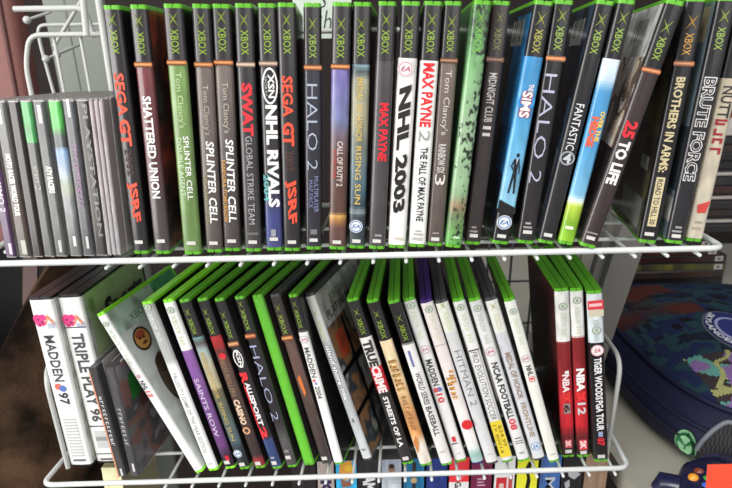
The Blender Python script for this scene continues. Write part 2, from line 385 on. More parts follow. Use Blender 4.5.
U('white spine case with heavy black slanted lettering and red round badge', (410.7, 5), (396.7, 244.5), 17.5, [(0, DK), (59.5, DK), (59.5, (214, 212, 208)), (90, (226, 224, 220)), (250, (232, 230, 226))], [
  ('ea', 69, .42, .42), ('txt', 'NHL 2003', 84, 213, .48, .66, (40, 36, 36), .05, -.2), ('rect', 237, 239.5, .35, .85, (196, 190, 176))], ((20, 29, 52), 'og'), noise_amp=.03)
U('white spine case with red lettering above thin black lettering', (433, 5), (417, 243.5), 17, [(0, DK), (60, DK), (60, WH), (250, WH)], [
  ('txt', 'MAX PAYNE', 63, 127, .5, .62, (216, 40, 48), .035), ('txt', '2', 130, 142, .5, .6, (150, 150, 150)), ('txt', 'THE FALL OF MAX PAYNE', 147, 221, .54, .42, (40, 38, 38), .02), ('rect', 230, 231.5, .35, .7, (160, 158, 156)), ('rect', 233, 235, .25, .8, (170, 168, 166)), ('rect', 237, 240, .2, .8, (180, 178, 174))], ((20, 30, 53), 'og'), noise_amp=.03)
U('mid-brown spine case with thin pale lettering, next to the green one', (453, 6), (435, 242.5), 16, [(0, DK), (60, DK), (60, (112, 98, 92)), (250, (84, 72, 68))], [
  ('band', 59, (150, 100, 70)), ('txt', "Tom Clancy's", 70, 135, .5, .46, (202, 194, 184), 0), ('txt', 'RAINBOW SIX', 144, 173, .5, .46, (206, 200, 196), .015), ('txt', '3', 174, 185, .5, .6, (214, 208, 204)), ('rect', 232, 233.5, .3, .7, (150, 140, 136)), ('bar', 237)], ((22, 30, 52), 'og'))
gart = lambda u, v: mixc((140, 196, 140), (90, 150, 92), nz(u*4, v*9, 3))
U('light green spine case splattered with black ink shapes', (482.5, 5), (453.6, 244), 16.2, [(0, (88, 150, 70)), (20, (66, 100, 60)), (58, (110, 160, 104)), (120, (148, 178, 142)), (195, (140, 170, 132)), (206, (150, 124, 96)), (216, (110, 130, 90)), (250, (96, 170, 80))], [
  ('rect', 236, 238, .4, .8, (186, 210, 180))], ((18, 27, 53), 'og', (112, 180, 66)), L=gart, speckle=((34, 44, 32), lambda x, f: .72-.24*x+.10*math.sin(f*9)-.12*(f > .82)-.16*(f < .2)), noise_amp=.12)
U('very dark brown spine case with narrow grey lettering, against the light green one', (501.5, 5), (473, 241), 16, [(0, (54, 46, 44)), (250, (50, 42, 42))], [
  ('band', 58, (120, 76, 56)), ('txt', 'MIDNIGHT CLUB', 73, 122, .5, .46, (196, 190, 186), .005), ('txt', 'II', 126, 136, .5, .46, (196, 190, 186), .01), ('rect', 226, 228, .3, .6, (140, 134, 132)), ('rect', 230, 232, .22, .7, (140, 134, 132)), ('bar', 233.5)], ((18, 28, 50), 'og', (110, 116, 62)))
sims_art = back_art(11, (20, 26, 40), [(20, 26, 40), (26, 34, 52), (40, 60, 90)], (.15, .55, .84, .955), ((.0, .42, .5, .97, (44, 134, 198)), (.0, .3, .3, .5, (40, 110, 170))))
U('bright blue spine case with a black standing figure and white badge', (543.7, 5), (500.7, 240.5), 17.5, [(0, BK), (58, BK), (58, (56, 132, 186)), (130, (84, 156, 200)), (200, (130, 182, 208)), (210, (120, 190, 222)), (210.5, BK), (250, BK)], [
  ('poly', [(0, 200), (1, 207), (1, 213), (0, 213)], BK), ('disc', 102, .5, .44, (44, 136, 204)), ('txt', 'SiMS', 91, 118, .5, .62, (150, 60, 70), .09), ('txt', 'SiMS', 91.5, 117.5, .5, .52, (245, 240, 240), .025), ('txt', 'THE', 84, 91, .62, .26, (232, 220, 220), .03),
  ('man', 152, 193, .56), ('ea', 222, .5, .42, 'b'), ('bar', 234)], ((19, 29, 53), 'og', (160, 160, 56)), L=sims_art)
U('black spine case with wide silver lettering, directly beside the bright blue one', (564, 5), (526, 240), 17.5, [(0, BK), (250, (42, 38, 40))], [
  ('band', 57, (236, 136, 70)), ('txt', 'HALO 2', 74, 183, .42, .62, (176, 178, 200), -.012), ('rect', 222, 224, .3, .6, (160, 158, 158)), ('rect', 226, 228, .22, .7, (150, 148, 148)), ('bar', 230)], ((16, 26, 50), 'og'))
U('black spine case with thin white lettering above a small pale emblem', (605, 5), (546.7, 240), 16.5, [(0, BK), (250, (36, 34, 36))], [
  ('txt', 'FANTASTIC', 104, 150, .5, .46, (226, 226, 228), 0), ('disc', 158, .5, .42, (150, 154, 160)), ('disc', 158, .5, .33, (44, 42, 46)), ('txt', '4', 153, 163, .5, .46, (190, 194, 198), .03, 0, 'up'), ('bar', 233)], ((20, 30, 54), 'og'),
  L=back_art(14, None, [(16, 18, 24), (26, 32, 44), (52, 74, 100), (22, 24, 30)], (.15, .55, .85, .955), ((.05, .1, .05, .4, (150, 150, 150)),)), yaw=yd(-10))
U('sky blue spine case with grass at the foot and orange lettering', (626.4, 4), (566.5, 241), 15.8, [(0, BK), (58, BK), (58, (212, 224, 232)), (80, (186, 208, 226)), (92, (72, 142, 190)), (140, (70, 144, 194)), (195, (122, 178, 210)), (201, (220, 232, 224)), (206, (176, 198, 70)), (225, (120, 166, 44)), (250, (140, 190, 50))], [
  ('txt', 'OVER THE', 111, 141, .72, .26, (236, 196, 70), .03), ('txt', 'HEDGE', 117, 147, .38, .44, (224, 96, 60), .06), ('rect', 226, 229, .2, .7, (220, 228, 200))], ((18, 28, 52), 'og'), noise_amp=.1, yaw=yd(-10))
life_art = back_art(17, None, [(96, 82, 76), (252, 250, 246), (226, 206, 182), (110, 92, 80), (252, 252, 250), (252, 250, 246)], (.2, .62, .84, .95), ((0, .96, .8, 1, (226, 226, 222)), (0, 1, .0, .42, (40, 36, 37)), (.06, .2, .05, .2, (190, 188, 184)), (.06, .2, .24, .3, (150, 148, 148))))  # palette lightened in the colour itself to offset the neighbouring case's shade
U('strongly tilted dark brown case with red and white lettering and pictured side', (674.5, 11), (588.6, 243.5), 17, [(0, BK), (70, BK), (70, (52, 40, 40)), (250, (56, 44, 44))], [
  ('band', 69, (222, 130, 72)), ('txt', '25', 121, 138, .5, .66, (222, 44, 54), .04), ('txt', 'TO LIFE', 141, 184, .5, .62, (232, 230, 228), .045), ('rect', 232, 233.5, .1, .8, (140, 136, 136)), ('bar', 236)], ((27, 37, 60), 'og'), L=life_art, yaw=yd(-14))
U('black spine case with cream lettering in a column beside the tilted dark case', (696, 5), (648, 239.5), 17.5, [(0, BK), (250, BK)], [
  ('band', 62, (222, 130, 72)), ('txt', 'BROTHERS IN ARMS:', 77, 172, .5, .46, (206, 192, 150), .03), ('rect', 177, 226, .28, .74, (202, 188, 150)), ('txt', 'ROAD TO HILL 30', 179, 224, .5, .3, (52, 44, 36), .02), ('bar', 232)], ((22, 33, 55), 'og', (206, 150, 52)), yaw=yd(-13),
  L=back_art(19, None, [(46, 42, 40), (70, 66, 54), (110, 104, 70), (56, 56, 62)], None, ((.06, .62, .03, .17, (176, 176, 172)), (.1, .45, .5, .6, (120, 116, 60)), (.08, .3, .3, .36, (190, 190, 190)))))
U('black spine case with outlined white capitals, standing before the beige one', (727.5, 3), (675, 240), 17, [(0, BK), (250, (38, 36, 40))], [
  ('txt', 'BRUTE FORCE', 77, 181, .5, .66, (216, 214, 212), .05), ('txt', 'BRUTE FORCE', 78, 180, .5, .56, (34, 32, 36), .005), ('rect', 226, 228, .34, .7, (150, 148, 148)), ('rect', 230, 232, .2, .72, (150, 148, 148)), ('bar', 234)], ((16, 27, 50), 'og'), yaw=yd(-12),
  L=back_art(23, None, [(96, 116, 128), (120, 140, 150), (76, 92, 104)], None, ((.05, .6, .84, .99, (214, 202, 160)), (.1, .6, .5, .7, (150, 152, 140)), (.0, .5, .08, .19, (226, 226, 216)), (.0, .6, .22, .5, (70, 78, 84)))))
U('beige spine case with black then red lettering, last on the upper shelf', (748, 3), (694.5, 238), 16, [(0, BK), (78, BK), (78, (186, 174, 152)), (250, (196, 188, 170))], [
  ('txt', 'NUTT', 86, 118, .5, .6, (38, 34, 32), .02), ('marks', 118, 156, .5, .7, (150, 34, 42), 4), ('poly', [(.2, 205), (.9, 200), (.75, 212), (.3, 213)], (196, 66, 60)), ('rect', 221, 223, .3, .7, (150, 144, 130)), ('rect', 227, 229, .2, .7, (170, 150, 130))], None, yaw=yd(-12))
# ------------------------------------------------------------------ upper shelf: disc cases
CDG = 'clear disc cases on the upper wire shelf'
def J(label, bx, w, stops, ops=(), shell='clear', dy=0, name='disc_case', dark=True):
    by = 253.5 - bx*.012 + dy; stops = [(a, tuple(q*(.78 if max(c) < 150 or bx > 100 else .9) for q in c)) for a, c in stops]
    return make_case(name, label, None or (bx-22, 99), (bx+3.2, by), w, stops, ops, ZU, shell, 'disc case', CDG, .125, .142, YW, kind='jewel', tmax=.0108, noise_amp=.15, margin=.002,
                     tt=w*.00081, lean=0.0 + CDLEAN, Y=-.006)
CDLEAN = math.radians(1.4)
GR = (104, 102, 100)
J('purple-footed disc case, outermost at the shelf end', 7, 10.5, [(0, (88, 92, 96)), (165, (84, 92, 88)), (172, (112, 76, 120)), (255, (96, 66, 104))], [('rect', 105, 124, .4, .62, (214, 214, 212)), ('txt', 'GRAN TURISMO 2', 130, 212, .6, .5, (206, 196, 206), .01), ('rect', 243, 254, .5, .8, (190, 180, 190))])
J('grey disc case with white lettering beside the purple-footed one', 21, 12.5, [(0, (122, 126, 118)), (150, (118, 116, 110)), (220, (112, 92, 84)), (255, (104, 104, 92))], [('rect', 105, 124, .36, .6, (220, 220, 218)), ('txt', 'MOTO RACER WORLD TOUR', 154, 216, .56, .44, (226, 226, 222), .03), ('rect', 240, 254, .4, .8, (170, 170, 160))])
J('blackish disc case with reddish scuffs, without lettering', 34, 10.5, [(0, (52, 40, 40)), (255, (58, 44, 44))])
J('disc case with a green strip above grey lettering', 45.5, 10.5, [(0, (84, 178, 100)), (100, (84, 178, 100)), (143, (78, 164, 92)), (144, (92, 92, 90)), (255, (112, 112, 110))], [('marks', 166, 184, .55, .4, (150, 148, 134), 5), ('txt', '2', 185, 190, .55, .5, (150, 148, 134), .01)])
J('grey disc case with short white lettering and a white tag at its top', 57.5, 12, [(0, (96, 100, 100)), (255, (108, 108, 104))], [('rect', 105, 123, .4, .66, (224, 224, 222)), ('txt', 'ATV RACERS', 166, 193, .6, .5, (226, 226, 220), .03), ('rect', 240, 252, .45, .7, (180, 180, 176))])
J('disc case with a bright green top and a blue sky picture', 72, 12, [(0, (92, 206, 90)), (100, (92, 206, 90)), (128, (84, 180, 84)), (137, (96, 104, 104)), (146, (92, 98, 100)), (150, (140, 176, 214)), (172, (170, 184, 200)), (188, (176, 186, 160)), (200, (146, 148, 150)), (255, (116, 116, 114))], [('rect', 236, 246, .5, .75, (200, 200, 200))])
J('grey disc case with faded magenta lettering', 85, 11.5, [(0, (104, 106, 112)), (255, (98, 96, 98))], [('rect', 99, 117, .42, .64, (220, 220, 220)), ('marks', 144, 206, .56, .44, (142, 86, 140), 15), ('rect', 236, 248, .5, .74, (186, 186, 184))])
J('dark disc case with worn black lettering beside the thin clear ones', 97.8, 12, [(0, (76, 68, 64)), (255, (66, 60, 56))], [('txt', 'PLAYSTATION', 104, 236, .7, .4, (112, 112, 108), .02)])
for k, bx in enumerate((106.3, 111.0, 115.6)):
    J(['slim clear disc case touching the dark lettered one', 'slim clear disc case in the middle of the slim trio', 'slim clear disc case touching the orange-lettered game'][k], bx, 4.3, [(0, (206, 190, 194)), (130, (190, 176, 178)), (255, (196, 192, 194))], (), 'pink')
# ------------------------------------------------------------------ lower shelf
LO = 'boxed games leaning on the lower wire shelf'
def Lw(label, T, B, w, stops, ops, xb, **k):
    k.setdefault('yaw', YW)
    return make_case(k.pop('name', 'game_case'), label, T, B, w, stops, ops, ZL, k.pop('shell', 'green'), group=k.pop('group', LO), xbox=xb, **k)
def splat(y, x=.34):
    rnd = random.Random(int(y)); o = []
    for i in range(9):
        a = rnd.uniform(0, 6.28); q = rnd.uniform(.05, .2)
        o.append(('disc', y+6*math.sin(a)*rnd.random(), x+q*math.cos(a), rnd.uniform(.12, .19), (236, 66, 136)))
    o += [('disc', y-1, x-.1, .05, (120, 40, 80)), ('disc', y+2, x+.05, .06, (130, 50, 90)), ('disc', y+4, x-.08, .05, (150, 50, 90))]
    o += [('poly', [(x+.16, y+2), (x+.3, y-6), (x+.58, y+4), (x+.5, y+5), (x+.3, y-2), (x+.2, y+4)], (232, 140, 100)), ('txt', 'SPORTS', y+3, y+8, x+.42, .36, (150, 170, 206), .01, 0, 'up')]
    return o
boxart = back_art(31, None, [(150, 176, 120), (172, 196, 144), (120, 150, 96)], None, ((.0, .04, 0, 1, (200, 204, 196)),))
WB = (238, 238, 236)
Lw('white long box with pink splash logo, at the end by the brown bag', (40.3, 308.5), (81.0, 464), 23.8, [(0, WB)], splat(320) + [('txt', 'MADDEN', 335, 381, .5, .42, (74, 74, 78), .02), ('disc', 386, .38, .15, (216, 110, 100)), ('disc', 388, .56, .15, (96, 120, 190)), ('txt', '97', 392, 404, .5, .42, (66, 66, 70), .03),
  ] + [('rect', 418+i*3, 419.6+i*3, .22, .78, (190, 190, 190)) for i in range(13)] + [('rect', 458.4, 460.4, .24, .78, (110, 110, 112))], None, shell='black', tmax=.03, h=.190, name='long_box', group=None, R=boxart, noise_amp=.02, cat='game box')
Lw('white long box with pink splash logo and a thin black rule, beside the disc cases', (68.8, 308), (107.5, 460.5), 23.8, [(0, WB)], splat(320) + [('rect', 326.3, 327.3, .04, .96, (60, 60, 62)), ('txt', 'TRIPLE PLAY', 333, 405, .5, .5, (84, 84, 88), .03), ('txt', '96', 408, 421, .5, .44, (84, 80, 78), .03),
  ('rect', 425, 426, .05, .95, (40, 40, 42)), ('rect', 430, 436, .25, .85, (200, 200, 200)), ('rect', 436, 440, .25, .85, (150, 150, 150)), ('rect', 440, 447, .25, .85, (196, 196, 196)), ('rect', 452.5, 453.4, .08, .95, (70, 70, 70)), ('rect', 457.3, 459.3, .24, .78, (110, 110, 112))], None, shell='black', tmax=.03, name='long_box', group=None,
  R=boxart, ftext=[('Sports', 1, .28, .95, .72, .90, (44, 52, 40), .04)], noise_amp=.02, cat='game box')
discart = back_art(41, None, [(96, 94, 96), (118, 114, 116), (130, 96, 90), (84, 84, 86), (150, 146, 148)], None, ((.12, .3, .62, .86, (40, 130, 50)), (.2, .55, .5, .7, (96, 62, 56))))
JL = 'disc cases on the lower wire shelf'
make_case('disc_case', 'dark disc case with an orange edge, against the white long box', (92.5, 371), (122.5, 478.5), 8.6, [(0, (70, 68, 68)), (490, (76, 74, 74))], [('rect', 372, 480, 0, .16, (216, 150, 120)), ('marks', 396, 446, .55, .4, (206, 206, 204), 12), ('rect', 468, 475, .5, .75, (206, 206, 206))], ZL, 'grey', 'disc case', JL, .125, .142, yd(-7), kind='jewel', tmax=.0104, Y=.040, margin=.002)
make_case('disc_case', 'dark disc case with a green mark on its cover, next to the leaning white game', (110, 370), (135, 477.5), 9.4, [(0, (84, 82, 84)), (490, (74, 72, 74))], [('marks', 408, 446, .5, .36, (186, 186, 186), 9), ('rect', 463, 471, .5, .75, (206, 206, 206))], ZL, 'grey', 'disc case', JL, .125, .142, yd(-9), kind='jewel', tmax=.0104, Y=.040, R=discart, margin=.002)
hock = back_art(43, None, [(206, 212, 208), (216, 222, 218), (196, 202, 198), (208, 214, 210)], None, ((.62, 1, .86, 1, (96, 190, 130)), (0, .62, .86, 1, (200, 222, 208))))
def roundel(o, u, v, R_, cols):      # printed badge on the front cover
    return None
nh = Lw('white leaning case with open grey cover face and round badge', (101.3, 318.5), (198, 470), 11, [(0, WB)], [('txt', 'NHL', 380, 389, .5, .5, (60, 62, 66), .03, .2), ('txt', '15', 390, 397, .5, .5, (226, 84, 84), .03, .2), ('disc', 376, .5, .22, (210, 170, 176)), ('rect', 466, 467.5, .3, .7, (205, 205, 205))], ((324, 329, 364), 'w', (190, 206, 176)),
   shell='lime', R=hock, fdisc=[(1, .27, .50, .13, .16, (84, 74, 62)), (1, .24, .60, .07, .05, (70, 58, 46)), (1, .30, .47, .05, .11, (150, 122, 70)), (1, .36, .42, .06, .1, (44, 40, 40)), (1, .20, .775, .105, .068, (66, 58, 46)), (1, .20, .775, .085, .055, (206, 156, 84)), (1, .20, .80, .06, .024, (170, 84, 56)), (1, .175, .785, .014, .009, (70, 50, 36)), (1, .225, .778, .014, .009, (70, 50, 36)), (1, .205, .75, .035, .009, (120, 70, 48))], noise_amp=.02, ftext=[('XBOX 360', 1, .2, .62, .885, .925, (84, 140, 96), -.005)], yaw=yd(-11))
grey_cover = back_art(44, None, [(120, 122, 118), (140, 142, 138), (100, 100, 98)], None)
Lw('white case with thin grey lettering whose upper spine is grey', (147.3, 302), (212.2, 468), 12.5, [(0, (176, 178, 176)), (360, (176, 178, 176)), (366, (226, 226, 226)), (372, WB), (480, WB)], [('txt', 'FALLOUT 3 GAME OF THE YEAR EDITION', 373, 452, .5, .36, (150, 148, 148), .005), ('rect', 462, 464, .3, .7, (200, 200, 200))], ((307, 313, 340), 'w', (226, 230, 226)), shell='lime', noise_amp=.02, yaw=yd(-11))
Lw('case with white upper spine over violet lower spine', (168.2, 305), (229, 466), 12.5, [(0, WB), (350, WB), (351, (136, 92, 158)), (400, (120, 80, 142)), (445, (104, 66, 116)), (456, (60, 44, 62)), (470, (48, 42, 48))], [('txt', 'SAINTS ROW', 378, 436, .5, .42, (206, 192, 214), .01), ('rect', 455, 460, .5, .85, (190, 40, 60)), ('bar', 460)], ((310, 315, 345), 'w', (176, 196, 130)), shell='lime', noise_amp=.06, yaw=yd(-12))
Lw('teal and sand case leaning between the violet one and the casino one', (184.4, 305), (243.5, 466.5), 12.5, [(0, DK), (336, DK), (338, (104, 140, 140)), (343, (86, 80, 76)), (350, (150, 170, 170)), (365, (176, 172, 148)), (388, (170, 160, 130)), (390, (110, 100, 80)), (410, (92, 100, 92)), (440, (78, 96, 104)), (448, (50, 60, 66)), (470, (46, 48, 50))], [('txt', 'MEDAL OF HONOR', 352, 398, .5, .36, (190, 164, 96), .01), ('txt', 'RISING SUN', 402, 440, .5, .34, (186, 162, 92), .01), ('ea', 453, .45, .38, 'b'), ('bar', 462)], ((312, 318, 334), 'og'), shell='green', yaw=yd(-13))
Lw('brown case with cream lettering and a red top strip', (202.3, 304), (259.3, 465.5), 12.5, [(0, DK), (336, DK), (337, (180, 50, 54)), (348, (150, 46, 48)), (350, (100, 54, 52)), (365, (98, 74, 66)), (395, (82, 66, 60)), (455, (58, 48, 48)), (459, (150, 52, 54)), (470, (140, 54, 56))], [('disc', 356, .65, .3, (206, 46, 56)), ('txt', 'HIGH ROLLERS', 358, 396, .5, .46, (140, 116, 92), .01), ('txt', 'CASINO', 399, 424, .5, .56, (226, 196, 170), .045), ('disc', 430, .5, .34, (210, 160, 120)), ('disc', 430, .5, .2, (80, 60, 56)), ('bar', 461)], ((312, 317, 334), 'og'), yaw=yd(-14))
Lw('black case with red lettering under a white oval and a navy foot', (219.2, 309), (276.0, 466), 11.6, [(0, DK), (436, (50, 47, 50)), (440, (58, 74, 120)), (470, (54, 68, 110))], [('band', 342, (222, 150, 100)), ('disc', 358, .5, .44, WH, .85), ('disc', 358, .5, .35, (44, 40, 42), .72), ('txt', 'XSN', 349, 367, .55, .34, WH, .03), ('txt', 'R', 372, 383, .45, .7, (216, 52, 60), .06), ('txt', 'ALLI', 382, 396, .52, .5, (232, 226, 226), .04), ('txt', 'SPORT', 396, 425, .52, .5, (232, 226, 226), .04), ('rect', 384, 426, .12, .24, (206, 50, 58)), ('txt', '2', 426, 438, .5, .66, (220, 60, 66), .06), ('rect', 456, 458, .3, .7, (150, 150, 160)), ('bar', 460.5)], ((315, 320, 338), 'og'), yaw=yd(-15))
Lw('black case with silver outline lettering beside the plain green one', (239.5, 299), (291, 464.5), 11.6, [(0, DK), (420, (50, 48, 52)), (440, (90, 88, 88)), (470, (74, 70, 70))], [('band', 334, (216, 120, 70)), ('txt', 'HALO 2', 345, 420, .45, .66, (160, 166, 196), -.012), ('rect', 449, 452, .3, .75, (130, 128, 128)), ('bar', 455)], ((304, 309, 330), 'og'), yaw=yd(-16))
Lw('plain bright green case without any printing', (257.3, 296), (308.3, 462.5), 12, [(0, (98, 178, 54)), (480, (104, 190, 58))], [], None, noise_amp=.04, yaw=yd(-16))
Lw('brown case with an orange fleck and a grey plastic edge on top', (275, 299), (325.8, 461), 12, [(0, (58, 50, 48)), (336, (58, 50, 48)), (337, (98, 74, 70)), (375, (104, 80, 72)), (400, (84, 68, 64)), (470, (62, 54, 54))], [('band', 336, (222, 140, 80)), ('poly', [(.3, 378), (.6, 374), (.7, 392), (.45, 396)], (206, 112, 60)), ('bar', 456)], ((308, 314, 334), 'og'), shell='grey', yaw=yd(-16))
Lw('white case with dark lettering, red badge and black upper spine', (293, 298), (338, 462), 10.2, [(0, DK), (331, DK), (332, (226, 225, 222)), (470, (240, 240, 238))], [('ea', 339, .46, .42), ('txt', 'MADDEN', 347, 377, .5, .5, (92, 92, 90), .02), ('disc', 380, .38, .17, (216, 120, 120)), ('disc', 383, .5, .15, (140, 150, 200)), ('txt', '2004', 386, 398, .5, .5, (92, 92, 92), .02)], ((304, 309, 328), 'og'), noise_amp=.03, yaw=yd(-15.5))
plat = back_art(47, None, [(76, 68, 64), (110, 84, 70), (150, 112, 78), (66, 72, 78), (170, 168, 160)], None, ((.0, 1, .80, 1, (206, 206, 200)), (.3, .34, 0, .78, (20, 20, 20)), (.6, .64, 0, .78, (20, 20, 20)), (0, 1, .5, .53, (20, 20, 20)), (0, 1, .25, .28, (20, 20, 20)), (.08, .28, .58, .74, (190, 80, 50)), (.36, .58, .3, .48, (190, 190, 184)), (.68, .95, .55, .75, (150, 150, 150)), (.7, .95, .05, .22, (120, 130, 90))))
Lw('silver-white case turned to show its dark picture cover and grey banner', (309.6, 304), (366.8, 458), 10.6, [(0, (214, 214, 204)), (340, (206, 208, 206)), (342, (186, 190, 190)), (410, (176, 180, 182)), (470, (206, 210, 212))], [('txt', 'island shore', 345, 385, .55, .6, (84, 86, 90), .09), ('txt', 'island shore', 345.5, 384.5, .55, .5, (240, 242, 242), .03), ('txt', '2006', 387, 400, .55, .5, (84, 86, 90), .08), ('txt', '2006', 387.5, 399.5, .55, .42, (240, 242, 242), .03), ('rect', 418, 422, .4, .6, (110, 112, 112)), ('rect', 448, 450, .3, .7, (130, 134, 134))], ((313, 320, 342), 'og', (196, 204, 150)), shell='grey', R=plat, yaw=yd(-18),
   ftext=[('PLATINUM HITS', 1, .08, .9, .825, .875, (66, 66, 62), .01), ('XBOX', 1, .2, .55, .90, .945, (104, 122, 70), .0)], noise_amp=.04)
Lw('black case with white then red lettering in large capitals', (353, 304.5), (407, 461.5), 13, [(0, DK), (337, DK), (338, (226, 222, 218)), (366, (222, 218, 214)), (367, (206, 44, 58)), (391, (196, 40, 54)), (392, (54, 52, 52)), (470, (50, 48, 50))], [('txt', 'TRUE', 340, 366, .5, .74, (58, 54, 54), .05), ('txt', 'CRIME', 366, 392, .5, .72, (238, 226, 224), .045), ('txt', 'STREETS OF LA', 396, 446, .5, .42, (232, 230, 228), .035), ('bar', 456)], ((312, 318, 334), 'og'), yaw=yd(-8))
Lw('sand-coloured case with bronze lettering and blotchy foot', (373, 309), (425.5, 463), 13, [(0, DK), (340, DK), (341, (226, 204, 168)), (360, (222, 200, 160)), (392, (214, 182, 136)), (412, (206, 150, 100)), (434, (222, 160, 100)), (444, (236, 226, 214)), (470, (228, 214, 200))], [('marks', 359, 391, .5, .72, (116, 86, 54), 7), ('marks', 360, 391.5, .54, .56, (196, 150, 84), 7), ('marks', 395, 430, .5, .4, (156, 112, 74), 10), ('poly', [(.1, 440), (.45, 434), (.5, 442), (.2, 452)], (206, 132, 70))], ((314, 320, 338), 'og'), noise_amp=.16, yaw=yd(-7))
Lw('white case with plain black lettering under a blue tick mark', (394.3, 312), (446.5, 462.5), 12.8, [(0, DK), (343, DK), (344, (228, 227, 226)), (470, (228, 226, 222))], [('rect', 350, 366, .3, .5, (120, 122, 170)), ('txt', 'WORLD SERIES', 372, 404, .5, .46, (70, 68, 68), .01), ('txt', 'BASEBALL', 406, 435, .5, .46, (70, 68, 68), .02), ('rect', 450, 452, .3, .7, (205, 190, 186))], ((318, 324, 340), 'og'), noise_amp=.03)
Lw('white case with black lettering and a red and blue shield', (409.3, 299), (460.3, 459), 13, [(0, (216, 218, 214)), (330, (224, 224, 222)), (470, (236, 234, 232))], [('ea', 349, .5, .4), ('txt', 'MADDEN', 359, 385, .5, .5, (64, 62, 62), .03), ('disc', 389, .62, .22, (100, 116, 176)), ('disc', 389, .35, .22, (200, 90, 90)), ('txt', '10', 393, 402, .5, .5, (214, 60, 70), .03), ('rect', 436, 441, .35, .65, (214, 60, 66)), ('rect', 442, 443.4, .2, .7, (120, 110, 110)), ('rect', 452, 453, .3, .7, (205, 200, 196))], ((305, 310, 338), 'w', (196, 208, 168)), shell='green', noise_amp=.03)
Lw('pinkish-white case with gold lettering, red disc and purple plastic', (426.7, 304.5), (477.5, 461.5), 12.8, [(0, (226, 220, 216)), (345, (226, 214, 212)), (440, (238, 232, 230)), (448, (220, 224, 222)), (454, (150, 186, 180)), (470, (176, 200, 196))], [('rect', 344, 345, 0, 1, (190, 176, 176)), ('marks', 370, 384, .66, .44, (150, 90, 30), 4), ('marks', 370.6, 384.4, .69, .34, (226, 160, 60), 4), ('marks', 376, 399, .34, .5, (140, 84, 30), 5), ('marks', 376.6, 399.4, .37, .38, (226, 170, 70), 5), ('disc', 424, .62, .46, (212, 50, 56))], ((309, 314, 340), 'w', (206, 212, 178)), shell='purple', noise_amp=.04)
Lw('pale silver case with spaced grey lettering and dark grey plastic', (441.7, 299), (492, 461.5), 12.8, [(0, (224, 224, 214)), (330, (222, 224, 214)), (333, (206, 206, 206)), (400, (206, 206, 208)), (470, (222, 222, 222))], [('txt', 'HITMAN 2', 350, 405, .5, .5, (120, 118, 126), -.012), ('rect', 453, 454, .3, .7, (190, 190, 190))], ((305, 311, 330), 'og', (206, 214, 168)), shell='grey', noise_amp=.04)
Lw('white case with slim black lettering and a yellow price sticker', (458.7, 302.5), (507, 459.5), 12.6, [(0, (224, 224, 222)), (345, (230, 229, 228)), (470, (226, 226, 226))], [('rect', 349, 350.2, .1, .95, (70, 68, 72)), ('txt', 'PRO EVOLUTION SOCCER', 351, 419, .45, .46, (110, 108, 110), .0, .15), ('rect', 349, 420, .84, .87, (90, 90, 94)), ('rect', 420.5, 456, .02, .98, (228, 204, 62)), ('txt', '$24.99', 425, 446, .7, .34, (120, 104, 40), .01), ('txt', '19 80014', 424, 452, .32, .3, (140, 120, 50), .01)], ((307, 313, 342), 'w', (196, 210, 166)), shell='green', noise_amp=.03)
Lw('white case with bold black lettering ending in red figures', (475, 301), (523.5, 458.5), 12.8, [(0, (206, 208, 206)), (330, (222, 222, 222)), (470, (228, 228, 228))], [('ea', 351, .5, .42), ('txt', 'NCAA FOOTBALL', 362, 418, .5, .54, (56, 54, 56), .03), ('txt', '08', 418, 429, .5, .54, (222, 70, 84), .03), ('rect', 437, 438, .3, .8, (110, 108, 110)), ('rect', 440, 440.7, .2, .9, (110, 108, 110)), ('rect', 442, 442.7, .2, .9, (110, 108, 110)), ('rect', 451, 453, .3, .7, (170, 168, 168))], ((308, 313, 343), 'w', (176, 190, 168)), shell='green', noise_amp=.03)
Lw('silver-white case with bronze lettering and a pale blue badge', (491.3, 299.5), (539, 457.5), 12.8, [(0, (224, 224, 218)), (331, (224, 224, 216)), (333, (200, 202, 206)), (470, (216, 218, 224))], [('txt', 'MEDAL OF HONOR', 352, 398, .5, .46, (150, 128, 110), .03), ('txt', 'FRONTLINE', 402, 436, .5, .42, (164, 146, 124), .03), ('disc', 445.5, .5, .4, (140, 170, 206)), ('disc', 445.5, .5, .32, (222, 228, 236)), ('txt', 'EA', 443.5, 447.5, .5, .44, (90, 130, 180), .03, .3, 'up')], ((306, 313, 330), 'og', (206, 214, 172)), shell='grey', noise_amp=.04)
Lw('ivory case with short lettering and red figures beside the dark gap', (510, 304), (554, 459.5), 11.6, [(0, (226, 227, 220)), (470, (232, 232, 224))], [('ea', 358, .46, .38), ('txt', 'NHL', 365, 375, .5, .46, (60, 58, 60), .03), ('rect', 376, 381, .26, .74, (214, 70, 76)), ('txt', '13', 376.5, 380.5, .5, .4, (240, 230, 230), .02), ('rect', 453, 454.3, .3, .75, (190, 190, 186))], ((311, 318, 344), 'w', (196, 208, 170)), shell='green', noise_amp=.02)
redart = back_art(53, None, [(84, 34, 36), (60, 26, 28), (104, 44, 44)], None)
RD = [(0, (226, 226, 222)), (341, (226, 226, 222)), (342.5, (126, 42, 42)), (365, (130, 40, 44)), (400, (190, 44, 52)), (425, (196, 44, 54)), (436, (110, 40, 44)), (452, (50, 34, 36)), (470, (46, 34, 36))]
